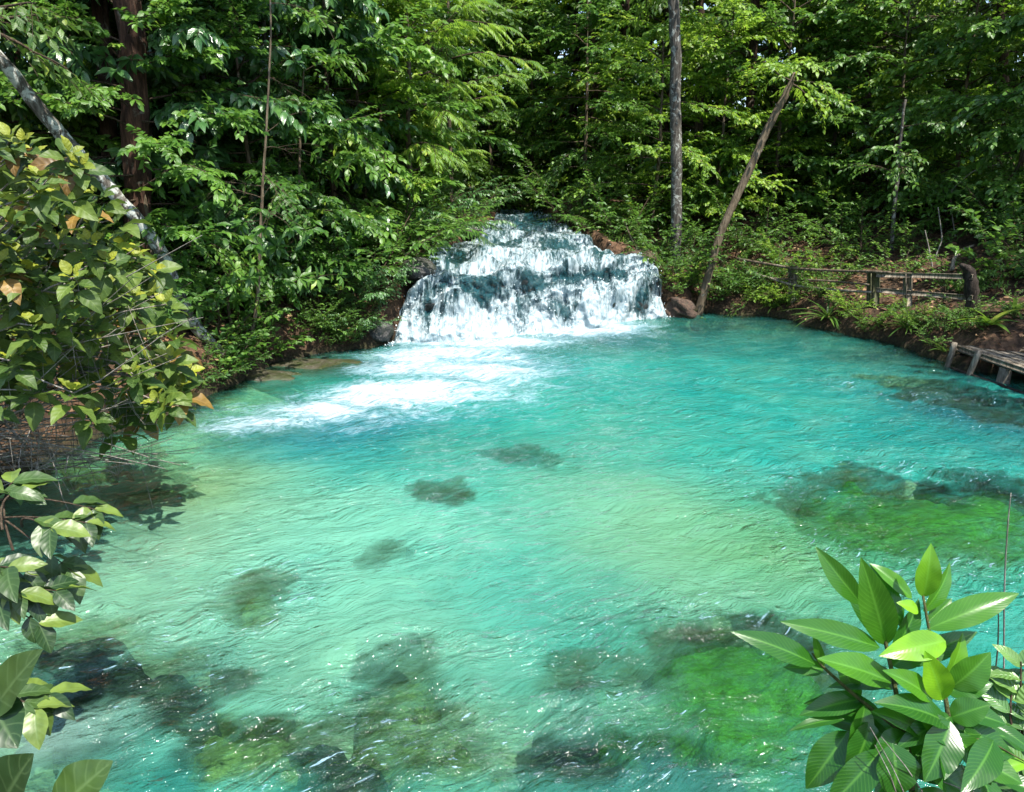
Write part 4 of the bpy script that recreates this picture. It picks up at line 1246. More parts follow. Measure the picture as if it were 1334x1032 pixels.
# bare arching twigs
def twig_thing(pts, r, mat, label):
    base = np.array(pts[0], float)
    mb = MB()
    fine = np.linspace(0, len(pts) - 1, 22)
    P = np.stack([np.interp(fine, np.arange(len(pts)), np.array(pts)[:, j]) for j in range(3)], 1) - base
    for _ in range(3):
        P[1:-1] = (P[:-2] + P[1:-1] * 2 + P[2:]) / 4
    mb.tube(P, np.linspace(r, r * .5, 22), 6, .1, np.random.RandomState(3))
    o = mb.build('bare_branch', M[mat], None)
    o.location = base
    return tag(o, label, 'branch', None)


b = onland(835, 21.2); twig_thing([b, PY(822, 310, 21.2), PY(812, 285, 21.3)], .03, 'tan_bark', 'short bare tan stick leaning beside the upper rapids')
b = onland(1222, 18.6); twig_thing([b, PY(1218, 335, 18.6), PY(1228, 312, 18.6), PY(1222, 270, 18.7)], .022, 'pale_twig', 'pale crooked bare stick behind the right end of the fence')
b = onland(1215, 18.2); twig_thing([b, PY(1209, 318, 18.2), PY(1205, 300, 18.2)], .02, 'pale_twig', 'short bare stick left of the pale crooked stick')
b = onland(1240, 20.5); twig_thing([b, PY(1236, 250, 20.5), PY(1268, 222, 20.5), PY(1300, 214, 20.5)], .02, 'pale_twig', 'thin bare branch arching above the driftwood log')
b = onland(1238, 17.4) + np.array([0, 0, .22]); twig_thing([b, PY(1243, 336, 17.6), PY(1256, 325, 18.0), PY(1268, 320, 18.3)], .055, 'old_wood', 'grey driftwood log lying on the leaf litter behind the fence')

# ================================================================== near plants
# ---- yellow olive shrub at the left
rs = np.random.RandomState(9)
root = empty('broad_leaf_shrub', (-6.6, 7.2, gh(-6.6, 7.2) - .1))
off = np.array(root.location)
pl = Plant(901, 'hi', .30, 5, .05)
pb = Plant(902, 'hi', .30, 5, .05)
REGION = np.array([(-40, 165), (40, 175), (95, 195), (130, 240), (165, 300), (215, 330), (222, 375), (235, 430), (250, 480), (240, 530), (190, 560), (120, 565), (60, 520), (-40, 540)], float)
heads = []
tries = 0
while len(heads) < 105 and tries < 6000:
    tries += 1
    q = np.array([rs.uniform(-40, 250), rs.uniform(165, 565)])
    if poly_sd(np.array([q[0]]), np.array([q[1]]), REGION)[0] > -6:
        continue
    if any((q[0] - h[0]) ** 2 + (q[1] - h[1]) ** 2 < 19 ** 2 for h in heads):
        continue
    heads.append((q[0], q[1], rs.uniform(5.2, 7.0) + 1.0 * min(1, max(0, (q[0] - 90) / 70))))
for _ in range(44):                        # the side of the bush outside the photo
    heads.append((rs.uniform(-330, -45), rs.uniform(190, 500), rs.uniform(5.8, 8.2)))
for (px, py, Yd) in heads:
    tip = PY(px, py, Yd)
    # pale stem from the hub
    src = np.array([-6.3 + rs.randn() * .5, 7.0 + rs.randn() * .4, max(0.35, min(tip[2] - .3, .5 + rs.rand() * 1.6))])
    midp = (src + tip) / 2 + np.array([0, 0, .25 + .3 * rs.rand()])
    tt = np.linspace(0, 1, 9)[:, None]
    bz = (1 - tt) ** 2 * src + 2 * tt * (1 - tt) * midp + tt ** 2 * tip + np.sin(tt * 9 + rs.rand() * 6) * .03
    bz[-1] = tip
    pl.wood.tube(bz - off, np.linspace(.014, .006, 9), 5, cap=False)
    T = nrm(np.array([rs.randn() * .35 + .15, -.25 + rs.randn() * .3, .9]))
    A = nrm(np.cross(T, [0.2, 1, 0]))
    B = np.cross(T, A)
    for lev, (nn, elv, Lm) in enumerate([(4, .85, .17), (4, .35, .25), (4, -.15, .29)]):
        az = np.arange(nn) * 2 * math.pi / nn + rs.rand() * 6
        D = (A[None] * np.cos(az)[:, None] + B[None] * np.sin(az)[:, None]) * math.cos(elv) + T[None] * math.sin(elv)
        P0 = np.tile(tip - off - T * (.05 * lev), (nn, 1)) + D * .03
        Ls = Lm * (.58 + .34 * rs.rand(nn)) * (Yd / 6.2)
        N = np.tile(T, (nn, 1)) + rs.randn(nn, 3) * .15
        tgt = pb if (lev == 2 and rs.rand() < .11) else pl
        tgt.leaves(P0, D, N, Ls, Ls * (.54 + .1 * rs.rand(nn)), .12 + .22 * rs.rand(nn) + .12 * lev, (.80 + .2 * rs.rand(nn)) if lev == 0 else rs.rand(nn) * .84)
link('foliage', pl.leaf_mesh('foliage', M['leaf_olive']), root)
link('foliage', pb.leaf_mesh('foliage', M['leaf_brown']), root)['label'] = 'older bronze brown leaves'
# bare twig tangle below it
for i in range(62):
    sx = rs.uniform(-90, 30)
    sy = rs.uniform(470, 640)
    ex = rs.uniform(60, 265)
    ey = rs.uniform(300, 600) if i % 3 else rs.uniform(520, 605)
    Y0, Y1 = rs.uniform(5.6, 7.2), rs.uniform(5.6, 7.6)
    a = np.array([-6.5 + rs.randn() * .45, 7.1 + rs.randn() * .4, .25 + .5 * rs.rand()])
    c = PY(ex, ey, Y1)
    if min(a[2], c[2]) < .12:
        a[2] = max(a[2], .15); c[2] = max(c[2], .12)
    mid = (a + c) / 2 + np.array([0, 0, rs.uniform(-.35, .45)])
    tt = np.linspace(0, 1, 12)[:, None]
    bz = (1 - tt) ** 2 * a + 2 * tt * (1 - tt) * mid + tt ** 2 * c + np.sin(tt * rs.uniform(5, 12) + rs.rand(3)[None] * 6) * .045
    pl.wood.tube(bz - off, np.linspace(rs.uniform(.007, .014), .003, 12), 5, cap=False)
    for s_ in range(2):
        k = rs.randint(4, 10)
        d = nrm(bz[k] - bz[k - 1] + rs.randn(3) * .5)
        sub = np.array([bz[k] + d * .07 * j + np.array([0, 0, .012 * j * j * rs.uniform(-1, 1)]) for j in range(7)])
        pl.wood.tube(sub - off, np.linspace(.005, .002, 7), 4, cap=False)
link('stems', pl.wood_mesh('stems', M['pale_twig']), root)
tag(root, 'large yellow green veined shrub with tangled bare pale twigs at the left edge', 'shrub')


# ---- sprigs hanging in at the lower left
def sprig(name, heads, Lm, label, seed, base, mat='leaf_sprig', nl=(5, 8), cat='plant', stem_r=.006, root=None):
    rg = np.random.RandomState(seed)
    base = np.array(base, float)
    o = empty(name, base)
    pl = Plant(seed, 'hi', .28, 5, .04)
    if root is not None:
        g_ = np.array([root[0], root[1], gh(*root) - .05])
        tt = np.linspace(0, 1, 12)[:, None]
        mid = np.array([g_[0] * .8 + base[0] * .2, g_[1] * .6 + base[1] * .4, max(base[2], g_[2]) + .1])
        pl.wood.tube((1 - tt) ** 2 * g_ + 2 * tt * (1 - tt) * mid + tt ** 2 * base - base, np.linspace(.014, .008, 12), 6)
    prev = base
    for (px, py, Yd) in heads:
        tip = PY(px, py, Yd)
        src = base + (prev - base) * .5
        mid = (src + tip) / 2 + np.array([-.1, 0, .12])
        tt = np.linspace(0, 1, 10)[:, None]
        bz = (1 - tt) ** 2 * src + 2 * tt * (1 - tt) * mid + tt ** 2 * tip
        pl.wood.tube(bz - base, np.linspace(stem_r * 1.3, stem_r * .5, 10), 6, cap=False)
        prev = tip
        nn = rg.randint(nl[0], nl[1])
        T = nrm(bz[-1] - bz[-2])
        S = nrm(np.cross(T, [0, -.4, 1.0]))
        for k in range(nn):
            f = 1 - .055 * k * (Lm / .16)
            p = bz[-1] - T * (.02 + .05 * (k // 2)) * (Lm / .16)
            sd = 1 if k % 2 else -1
            D = T * (.75 if k > 1 else 1.1) + S * sd * (.75 + .3 * rg.rand()) + np.array([0, -.15, -.10 - .55 * rg.rand() * (k > 1)]) + rg.randn(3) * .22
            N = np.array([0, -.35, 1.0]) + rg.randn(3) * .25
            Ls = Lm * (.75 + .5 * rg.rand())
            pl.leaves([p - base], [D], [N], [Ls], [Ls * (.44 + .12 * rg.rand())], [.15 + .35 * rg.rand()], [rg.rand() if k else .95])
    link('foliage', pl.leaf_mesh('foliage', M[mat]), o)
    link('stems', pl.wood_mesh('stems', M['twig']), o)
    return tag(o, label, cat)


Yl = 3.9
sprig('leafy_sprig', [(118, 682, 3.9), (70, 690, 3.7), (35, 640, 4.0), (95, 745, 3.8), (20, 625, 4.1), (128, 665, 4.0)], .20, 'sprig of veined oval leaves over the pale water at the left edge', 31, PY(-60, 690, 3.9), root=(-4.9, 4.2))
sprig('leafy_sprig', [(78, 770, 3.6), (30, 775, 3.5), (55, 815, 3.5), (5, 780, 3.5), (40, 745, 3.7), (15, 740, 3.5)], .19, 'lower dense sprig of dark oval leaves at the left edge', 32, PY(-60, 800, 3.5), root=(-4.7, 3.3))
sprig('leafy_sprig', [(70, 905, 3.0), (52, 925, 2.9), (30, 905, 3.0)], .19, 'small dark sprig hanging above the bottom left ledge', 33, PY(-70, 930, 2.9), nl=(4, 6), root=(-4.0, 2.2))
# three large leaves at the very corner
o = empty('leafy_sprig', PY(-60, 1010, 2.2))
base = np.array(o.location)
pl = Plant(34, 'hi', .25, 5, .03)
for (bx, by, tx, ty, Yb, Yt, wpx, tone) in [(-12, 930, 42, 845, 2.35, 2.3, 46, .5), (-5, 1065, 30, 985, 2.2, 2.15, 62, .1), (70, 1060, 142, 990, 2.2, 2.25, 52, .75), (-14, 910, 20, 975, 2.35, 2.2, 46, .0), (-30, 970, 16, 930, 2.3, 2.35, 26, .3)]:
    a, c = PY(bx, by, Yb), PY(tx, ty, Yt)
    pl.leaves([a - base], [c - a], [np.array([.1, -.7, .9])], [np.linalg.norm(c - a) * 1.06], [wpx / FPX * np.linalg.norm(a - [0, 0, CZ])], [.1], [tone])
    pl.wood.tube(np.array([[0, 0, -.2], (a - base) * .5 + [0, 0, -.05], a - base]), [.006, .005, .003], 5, cap=False)
g_ = np.array([-2.1, 1.7, gh(-2.1, 1.7) - .05]) - base
pl.wood.tube(np.array([g_, g_ * .5 + [-.05, 0, .08], [0, 0, -.2]]), [.012, .009, .006], 6)
link('foliage', pl.leaf_mesh('foliage', M['leaf_sprig']), o)
link('stems', pl.wood_mesh('stems', M['twig']), o)
tag(o, 'large smooth green leaves at the very bottom left corner', 'plant')


# ---- glossy plant at the lower right; leaves surveyed one by one (zoomed photo coordinates)
def zp(x, y, Yd):
    return PY(784 + .41857 * x, 600 + .41857 * y, Yd)


NEAR = [  # base x,y  tip x,y  width  Ybase Ytip  tone  normal  wave
    (810, 450, 672, 278, 82, 2.02, 2.08, .55, (-.5, -.9, .5)), (885, 575, 815, 318, 120, 1.98, 1.96, .62, (-.25, -1, .25)), (930, 520, 862, 325, 75, 2.06, 2.12, .35, (.5, -.9, .3)),
    (965, 430, 838, 320, 62, 2.08, 2.14, .75, (.2, -.8, .7)), (1000, 425, 1030, 275, 84, 2.03, 2.02, .82, (-.3, -1, .2)), (1012, 525, 1302, 408, 96, 2.0, 2.0, .66, (-.1, -.8, .9)),
    (865, 582, 568, 500, 92, 1.97, 1.93, .5, (-.05, -.85, .8)), (665, 635, 435, 530, 92, 1.93, 1.9, .2, (.1, -.8, .8)), (900, 690, 688, 612, 108, 1.92, 1.86, .7, (-.15, -.7, 1)),
    (1070, 562, 888, 600, 100, 1.96, 1.88, .95, (0, -.8, .8)), (1062, 745, 1012, 602, 98, 1.9, 1.88, .93, (-.2, -1, .3)), (1030, 742, 898, 652, 84, 1.9, 1.84, .72, (-.1, -.7, .9)),
    (1088, 705, 1212, 612, 108, 1.93, 1.9, .6, (.15, -.8, .8)), (1078, 822, 918, 728, 108, 1.86, 1.8, .28, (-.1, -.5, 1.1)), (1085, 812, 1008, 1000, 128, 1.84, 1.74, .35, (.1, -.75, .8)),
    (1002, 852, 868, 772, 92, 1.88, 1.82, .25, (0, -.5, 1)), (812, 742, 630, 780, 82, 1.94, 1.9, .05, (0, -.6, 1)), (818, 762, 788, 902, 92, 1.9, 1.84, .45, (.3, -.9, .5)),
    (765, 842, 640, 1022, 125, 1.9, 1.84, .12, (-.3, -.8, .6)), (838, 812, 775, 985, 125, 1.88, 1.82, .0, (.2, -.8, .7)), (905, 880, 925, 1060, 150, 1.82, 1.74, .18, (0, -.9, .5)),
    (1098, 900, 1312, 1005, 118, 1.84, 1.76, .55, (0, -.5, 1)), (1092, 832, 1305, 905, 96, 1.88, 1.84, .05, (0, -.5, 1)), (755, 805, 588, 832, 44, 1.9, 1.88, .3, (0, -.2, 1)),
    (930, 640, 1172, 530, 82, 2.02, 2.06, .15, (0, -.7, .9)), (905, 640, 1010, 560, 90, 1.99, 2.0, .3, (0, -.8, .8)), (690, 640, 660, 545, 34, 1.93, 1.92, .6, (-.4, -1, .2)),
    (1330, 940, 1195, 965, 42, 1.84, 1.8, .85, (0, -.6, 1)), (985, 790, 1120, 900, 90, 1.86, 1.8, .02, (0, -.6, .9)), (930, 690, 720, 690, 70, 1.98, 1.97, .05, (0, -.5, 1)),
    (1000, 940, 1180, 1060, 120, 1.8, 1.74, .1, (0, -.6, .9)), (870, 900, 700, 1090, 110, 1.82, 1.76, .08, (0, -.7, .8)), (985, 470, 930, 440, 50, 2.03, 2.02, .9, (0, -.7, .9)),
    (1015, 500, 1090, 430, 60, 2.06, 2.1, .5, (0, -.8, .6)), (1110, 780, 1260, 820, 80, 1.9, 1.88, .1, (0, -.5, 1)),
    (880, 570, 745, 340, 70, 2.04, 2.10, .4, (-.4, -.8, .5)), (1000, 470, 1105, 330, 66, 2.05, 2.1, .6, (.3, -.9, .4)), (900, 600, 1000, 440, 80, 2.03, 2.08, .3, (.2, -.9, .4)),
    (1065, 690, 1135, 545, 76, 1.97, 2.0, .8, (.3, -1, .3)), (1070, 720, 1215, 690, 84, 1.93, 1.9, .45, (.1, -.7, .9)), (690, 650, 575, 640, 66, 1.95, 1.94, .35, (-.1, -.7, .9)),
    (800, 745, 735, 610, 62, 1.97, 2.0, .55, (-.3, -.9, .4)), (915, 700, 800, 640, 80, 1.96, 1.93, .3, (-.1, -.7, .9)), (1085, 800, 1200, 760, 92, 1.88, 1.84, .5, (.1, -.7, .9)),
    (945, 850, 850, 930, 96, 1.86, 1.8, .35, (-.2, -.8, .6)), (1095, 850, 1230, 1010, 100, 1.84, 1.77, .4, (.2, -.8, .6)),
]
b0 = np.array([1.02, 1.75, gh(1.02, 1.75) - .05])
o = empty('glossy_plant', b0)
pl = Plant(41, 'hi', .30, 7, .03)
for (bx, by, tx, ty, wd, Yb, Yt, tone, N) in NEAR:
    a, c = zp(bx, by, Yb), zp(tx, ty, Yt)
    ln = np.linalg.norm(c - a)
    wm = wd * .41857 / FPX * np.linalg.norm(a - np.array([0, 0, CZ])) * .74
    D = (c - a) / ln + np.array(N) * .16 / np.linalg.norm(N)
    pl.leaves([a - b0], [D], [np.array(N)], [ln * 1.1], [wm], [.16 + .22 * random.random()], [tone])
rg = np.random.RandomState(77)
for k in range(30):                       # older leaves lower on the stems
    a = zp(rg.uniform(830, 1230), rg.uniform(780, 1060), rg.uniform(1.80, 1.98))
    az_ = rg.rand() * 6.283
    D = np.array([math.cos(az_), math.sin(az_) * .6 - .1, -.25 + .4 * rg.rand()])
    ln = rg.uniform(.15, .27)
    pl.leaves([a - b0], [D], [np.array([.1 * rg.randn(), -.5, 1.0]) + rg.randn(3) * .2], [ln], [ln * rg.uniform(.28, .40)], [.15 + .35 * rg.rand()], [.35 * rg.rand()])
link('foliage', pl.leaf_mesh('foliage', M['leaf_near']), o)


def stem(mb, zs, r0, r1, ground=True):
    pts = [zp(*k) for k in zs]
    if ground:
        pts = [b0 + np.array([0.03 * len(zs), 0, 0])] + pts
    pts = np.array(pts) - b0
    f = np.linspace(0, len(pts) - 1, 18)
    P = np.stack([np.interp(f, np.arange(len(pts)), pts[:, j]) for j in range(3)], 1)
    for _ in range(2):
        P[1:-1] = (P[:-2] + P[1:-1] * 2 + P[2:]) / 4
    mb.tube(P, np.linspace(r0, r1, 18), 8, .05, np.random.RandomState(2))


mb = MB()
stem(mb, [(985, 1032, 1.82), (940, 850, 1.87), (912, 700, 1.93), (882, 560, 1.98), (862, 470, 2.02)], .011, .005)
stem(mb, [(940, 850, 1.87), (800, 742, 1.93), (690, 645, 1.93), (655, 600, 1.93)], .007, .003, False)
stem(mb, [(1100, 1032, 1.80), (1080, 800, 1.88), (1062, 690, 1.93), (1020, 540, 2.0), (1000, 420, 2.03)], .010, .004)
stem(mb, [(1090, 860, 1.85), (1200, 870, 1.84), (1330, 945, 1.83)], .004, .002, False)
mb.build('stem', M['green_stem'], o)
tag(o, 'large leafy plant with long glossy bright green leaves in the lower right foreground', 'plant')

# second plant at the right edge
sprig('leafy_sprig', [(1330, 862, 2.35), (1318, 905, 2.3), (1345, 930, 2.25), (1300, 885, 2.4), (1350, 985, 2.1), (1310, 960, 2.25), (1340, 1010, 2.05), (1290, 1000, 2.1)], .15, 'greyish leafy sprig at the right edge behind the glossy plant', 43, np.array([2.0, 2.0, gh(2.0, 2.0)]), mat='leaf_cool', nl=(5, 7))

# dry stalks
def stalk(pts, r, mat, label, name='grass_stalk'):
    base = np.array(pts[0], float)
    mb = MB()
    f = np.linspace(0, len(pts) - 1, 20)
    P = np.stack([np.interp(f, np.arange(len(pts)), np.array(pts)[:, j]) for j in range(3)], 1) - base
    for _ in range(3):
        P[1:-1] = (P[:-2] + P[1:-1] * 2 + P[2:]) / 4
    mb.tube(P, np.linspace(r, r * .45, 20), 5, .1, np.random.RandomState(1))
    o = mb.build(name, M[mat])
    o.location = base
    return tag(o, label, 'grass')


Ys = 2.6
stalk([np.array([PY(1308, 900, Ys)[0], Ys - .2, gh(1.9, 2.1)]), PY(1308, 900, Ys), PY(1308, 760, Ys), PY(1313, 680, Ys), PY(1317, 642, Ys)], .0042, 'pale_twig', 'tall pale dry grass stalk standing at the right edge')
stalk([PY(1300, 940, 2.5) + np.array([0, 0, -.7]), PY(1300, 855, 2.5), PY(1301, 800, 2.5), PY(1296, 772, 2.5)], .0035, 'twig', 'dark thin curved stem beside the tall pale stalk')
for k, (x0, y0, x1, y1, yy) in enumerate([(960, 1080, 835, 830, 1.76), (925, 1060, 850, 885, 1.75), (1010, 1050, 870, 860, 1.77), (1165, 1060, 1105, 920, 1.76), (1160, 1040, 1020, 985, 1.75)]):
    stalk([zp(x0, y0, yy), zp((x0 + x1) / 2 + 8, (y0 + y1) / 2, yy), zp(x1, y1, yy + .02)], .0022, 'pale_twig',
          ['longest pale dry blade slanting left in front of the glossy plant', 'short pale dry blade lowest left in front of the glossy plant', 'pale dry blade between the two other slanting blades of the glossy plant', 'pale dry blade right of the big hanging glossy leaf', 'nearly level pale dry blade at the bottom under the hanging glossy leaf'][k], 'dry_grass_blade')


# ================================================================== small bank plants
def strap_plant(seed, x, y, n, L, W, label, mat='strap', name='strap_leaf_plant', el=(.35, 1.2), droop=(.45, .5), az=None):
    rg = np.random.RandomState(seed)
    pl = Plant(seed, 'strap', .35, 3)
    a = np.arange(n) * 2.399 + rg.rand(n) * .5 if az is None else az[0] + (az[1] - az[0]) * rg.rand(n)
    e = el[0] + (el[1] - el[0]) * rg.rand(n)
    D = np.stack([np.cos(a) * np.cos(e), np.sin(a) * np.cos(e), np.sin(e)], 1)
    Ls = L * (.6 + .6 * rg.rand(n))
    pl.leaves(D * .03, D, np.tile([0, 0, 1.0], (n, 1)) + rg.randn(n, 3) * .1, Ls, W * (.8 + .4 * rg.rand(n)), droop[0] + droop[1] * rg.rand(n))
    o = link(name, pl.leaf_mesh('foliage', M[mat]))
    o.location = (x, y, gh(x, y))
    return tag(o, label, 'plant')


def bank(px, py):
    """ground point seen at a pixel on the bank: march along the sight line"""
    d = ray(px, py)
    for t in np.arange(4, 60, .06):
        q = np.array([0, 0, CZ]) + d * t
        if q[2] < gh(q[0], q[1]):
            return q
    return PY(px, py, 18)


q = bank(1078, 418); strap_plant(51, q[0], q[1], 34, .95, .055, 'large strap leaved plant drooping over the water below the fence')
q = bank(1110, 405); place('shrub_bright', q[0], q[1], .42, 1.0, 'round leaved bright low bush beside the large strap leaved plant', 'plant')
q = bank(1008, 404); strap_plant(52, q[0], q[1], 46, .6, .022, 'fine leaved grass tuft at the waterline below the left end of the fence', name='grass_tuft')
q = bank(1182, 430); strap_plant(53, q[0], q[1], 30, .5, .045, 'yellowish small leafed clump on the litter below the third fence post')
q = bank(1200, 425); place('shrub_bright', q[0], q[1], .36, 2.0, 'yellow green low bush on the litter left of the dark stump post', 'plant')
q = bank(1248, 415); place('shrub_small', q[0], q[1], .5, .4, 'green low bush at the foot of the dark stump post', 'plant')
q = bank(1290, 425); strap_plant(54, q[0], q[1], 14, .6, .10, 'yellow green broad strap plant right of the dark stump post', 'leaf_bright')
q = bank(1228, 462); strap_plant(55, q[0], q[1], 22, .42, .03, 'small grass tuft at the waterline left of the jetty', name='grass_tuft')
q = bank(1320, 410); strap_plant(56, q[0], q[1], 16, .6, .06, 'green strap plant at the right edge above the jetty')
q = bank(1145, 425); strap_plant(57, q[0], q[1], 14, .3, .03, 'tiny green tuft on the leaf litter below the second fence post', name='grass_tuft')
q = bank(945, 385); place('shrub_small', q[0], q[1], .6, 3.0, 'low leafy bush hanging to the water right of the leaning trunk', 'plant')
q = bank(985, 375); place('shrub_mid', q[0], q[1], .42, 3.9, 'low bush in front of the left fence rail', 'plant')
q = bank(880, 385); place('shrub_small', q[0], q[1], .55, 1.4, 'low leafy bush on the reddish bank between waterfall and leaning trunk', 'plant')
q = bank(1060, 385); place('shrub_small', q[0], q[1], .55, 5.0, 'low green bush between the first two fence posts', 'plant')
q = bank(1265, 380); place('shrub_whorl', q[0], q[1], .38, 5.0, 'low rosette leaved bush behind the dark stump post', 'plant')
q = bank(300, 488); place('shrub_big', q[0], q[1], .45, 5.0, 'low broad leaved bush at the left waterline below the leaning trunk', 'plant')
q = bank(345, 465); place('shrub_big', q[0], q[1], .5, 2.0, 'low broad leaved bush beside the foot of the curved sapling', 'plant')
q = bank(250, 505); place('shrub_small', q[0], q[1], .6, 2.6, 'low small leaved bush at the waterline beside the olive shrub', 'plant')
q = bank(410, 430); place('shrub_small', q[0], q[1], .6, .6, 'low glossy bush above the olive rock shelf', 'plant')
q = bank(455, 440); place('shrub_cool', q[0], q[1], .42, 1.6, 'dark low bush hanging over the olive rock shelf', 'plant')
rg = np.random.RandomState(15)
k = 0
while k < 22:
    px = rg.uniform(925, 1330)
    py = np.interp(px, [925, 1080, 1230, 1330], [385, 410, 445, 425]) + rg.uniform(-28, 12)
    q = bank(px, py)
    if q[2] < .12:
        continue
    place(('shrub_small', 'shrub_bright', 'shrub_small')[k % 3], q[0], q[1], float(rg.uniform(.28, .5)), float(rg.rand() * 6), 'low green weed among the leaf litter around the fence', 'plant', group='weeds among the leaf litter of the right bank')
    k += 1
k = 0
while k < 18:
    px = rg.uniform(285, 505)
    py = np.interp(px, [285, 350, 430, 505], [498, 470, 455, 442]) - rg.uniform(2, 42)
    q = bank(px, py)
    if q[2] < .10 or poly_sd(np.array([q[0]]), np.array([q[1]]), STREAM)[0] < .35:
        px = None
        k += .2
        continue
    place(('shrub_small', 'shrub_mid', 'shrub_small')[int(k) % 3], q[0], q[1], float(rg.uniform(.34, .58)) * (.65 if int(k) % 3 == 1 else 1), float(rg.rand() * 6), 'low leafy weed on the brown soil left of the waterfall', 'plant', group='weeds on the soil of the left bank')
    k += 1
for k, (x_, y_, kd, s_) in enumerate([(-7.6, 5.2, 'shrub_mid', .8), (-8.2, 7.6, 'shrub_mid', 1.0), (-7.2, 9.4, 'shrub_big', 1.0), (-6.6, 3.9, 'shrub_small', 1.0), (-9.2, 10.5, 'shrub_mid', 1.1), (-7.8, 3.0, 'shrub_mid', .8), (-5.8, 2.4, 'shrub_small', .9), (-6.9, 6.0, 'shrub_small', .8)]):
    place(kd, x_, y_, s_, k * 1.7, 'bush on the left bank just outside the photo', group='bushes on the left bank outside the photo')
for k, (x_, y_, kd, s_) in enumerate([(11.4, 15.8, 'shrub_mid', .7), (12.0, 13.2, 'shrub_small', .9), (12.8, 14.8, 'shrub_mid', .9), (11.6, 11.0, 'shrub_small', .9), (12.4, 8.6, 'shrub_mid', .9)]):
    place(kd, x_, y_, s_, k * 1.7, 'bush on the right bank just outside the photo', group='bushes on the right bank outside the photo')
# palm fronds left of the upper rapids
def palm(seed, base, dirs, L, label, n=46):
    o = empty('palm_clump', base)
    pl = Plant(seed, 'lance', .2, 3)
    for d in dirs:
        pl.twig([0, 0, 0], d, L, n, .42, .032, 1.5, 'pinnate', .014, True, .2)
    link('fronds', pl.leaf_mesh('fronds', M['leaf_mid']), o)
    link('stems', pl.wood_mesh('stems', M['green_stem']), o)
    return tag(o, label, 'palm')


c = PY(560, 285, 20.0); palm(61, (c[0], c[1], gh(c[0], c[1])), [(.9, -.5, 1.1), (.6, -.8, 1.6), (-.3, -.8, 1.4), (1, .1, 1.5)], 2.1, 'palm with arching feathered fronds above the left of the waterfall')
c = PY(790, 285, 23.5); palm(62, (c[0], c[1], gh(c[0], c[1])), [(-.6, -.8, 1.2), (.5, -.8, 1.3), (0, -1, 1.8), (-.9, -.2, 1.5)], 1.6, 'smaller palm with narrow leaflets right of the upper rapids', 36)
c = PY(1250, 230, 21.0); palm(63, (c[0], c[1], gh(c[0], c[1])), [(-.8, -.6, 1.8), (.7, -.7, 1.8), (0, -1, 2.4)], 1.8, 'palm seedling in the shade above the driftwood log', 36)

# ---- leaf litter
rg = np.random.RandomState(71)
n = 15000
lx = rg.uniform(-9, 12, n)
ly = rg.uniform(9, 27, n)
lz = ground_h(lx, ly)
ok = (lz > .10) & (poly_sd(lx, ly, STREAM) > .15) & (poly_sd(lx, ly, SHORE) > .08)
lx, ly, lz = lx[ok], ly[ok], lz[ok]
n = len(lx)
az = rg.rand(n) * 6.283
D = np.stack([np.cos(az), np.sin(az), rg.randn(n) * .3], 1)
N = np.stack([rg.randn(n) * .4, rg.randn(n) * .4 - .25, np.ones(n)], 1)
Ls = .09 + .10 * rg.rand(n)
V, Q, A = leaf_geo(np.stack([lx, ly, lz + .015], 1), D, N, Ls, Ls * .45, rg.rand(n), -.1 + .5 * rg.rand(n), 'mid', .4)
tag(link('leaf_litter', np_mesh('leaf_litter', V, Q, mat=M['dry_leaf'], attrs={'leaf': A})), kind='stuff')


# ================================================================== fence and jetty
def post(px, py0, py1, Yd, half, mat, parent, name='post', tiltx=0.0, dep=None):
    a = PY(px, py0, Yd)
    c = PY(px + tiltx, py1, Yd)
    a[2] = min(a[2], gh(a[0], a[1])) - .15
    ax = nrm(c - a)
    ay = nrm(np.cross(ax, [0, 1, 0.05]))
    az_ = np.cross(ax, ay)
    mb = MB()
    h = np.linalg.norm(c - a)
    mb.box([0, 0, h / 2], [0, 0, 1], [1, 0, 0], [0, 1, 0], h / 2, half, dep or half, .015)
    o = mb.build(name, M[mat], parent, smooth=False)
    from mathutils import Matrix
    mm = Matrix(((ay[0], az_[0], ax[0]), (ay[1], az_[1], ax[1]), (ay[2], az_[2], ax[2])))
    o.matrix_local = Matrix.Translation(Vector(a) - Vector(parent.location)) @ mm.to_4x4()
    return o, a, c


def by(px, py):
    return float(bank(px, py)[1])


fb_ = PY(1138, 398, by(1138, 398))
Y1, Y2, Y3, Y4 = by(1033, 394), by(1138, 398), by(1184, 400), by(1267, 408)
fence = empty('fence', fb_)
post(1033, 394, 346, Y1, .09, 'old_wood', fence)
post(1041, 374, 347, Y1 + .12, .06, 'green_wood', fence)
post(1138, 398, 355, Y2, .11, 'green_wood', fence)
post(1184, 400, 356, Y3, .075, 'old_wood', fence, tiltx=-2)
# gnarled stump post
mb = MB()
st = np.array([PY(1268, 410, Y4), PY(1267, 395, Y4), PY(1265, 370, Y4), PY(1262, 352, Y4), PY(1252, 345, Y4 - .1)])
st[0][2] = gh(st[0][0], st[0][1]) - .1
f = np.linspace(0, 4, 16)
P = np.stack([np.interp(f, np.arange(5), st[:, j]) for j in range(3)], 1) - fb_
mb.tube(P, np.interp(f, [0, 1, 2, 3, 4], [.16, .13, .12, .11, .03]), 12, .22, np.random.RandomState(8))
o = mb.build('post', M['dark_wood'], fence)
o['label'] = 'dark gnarled rotten stump post'


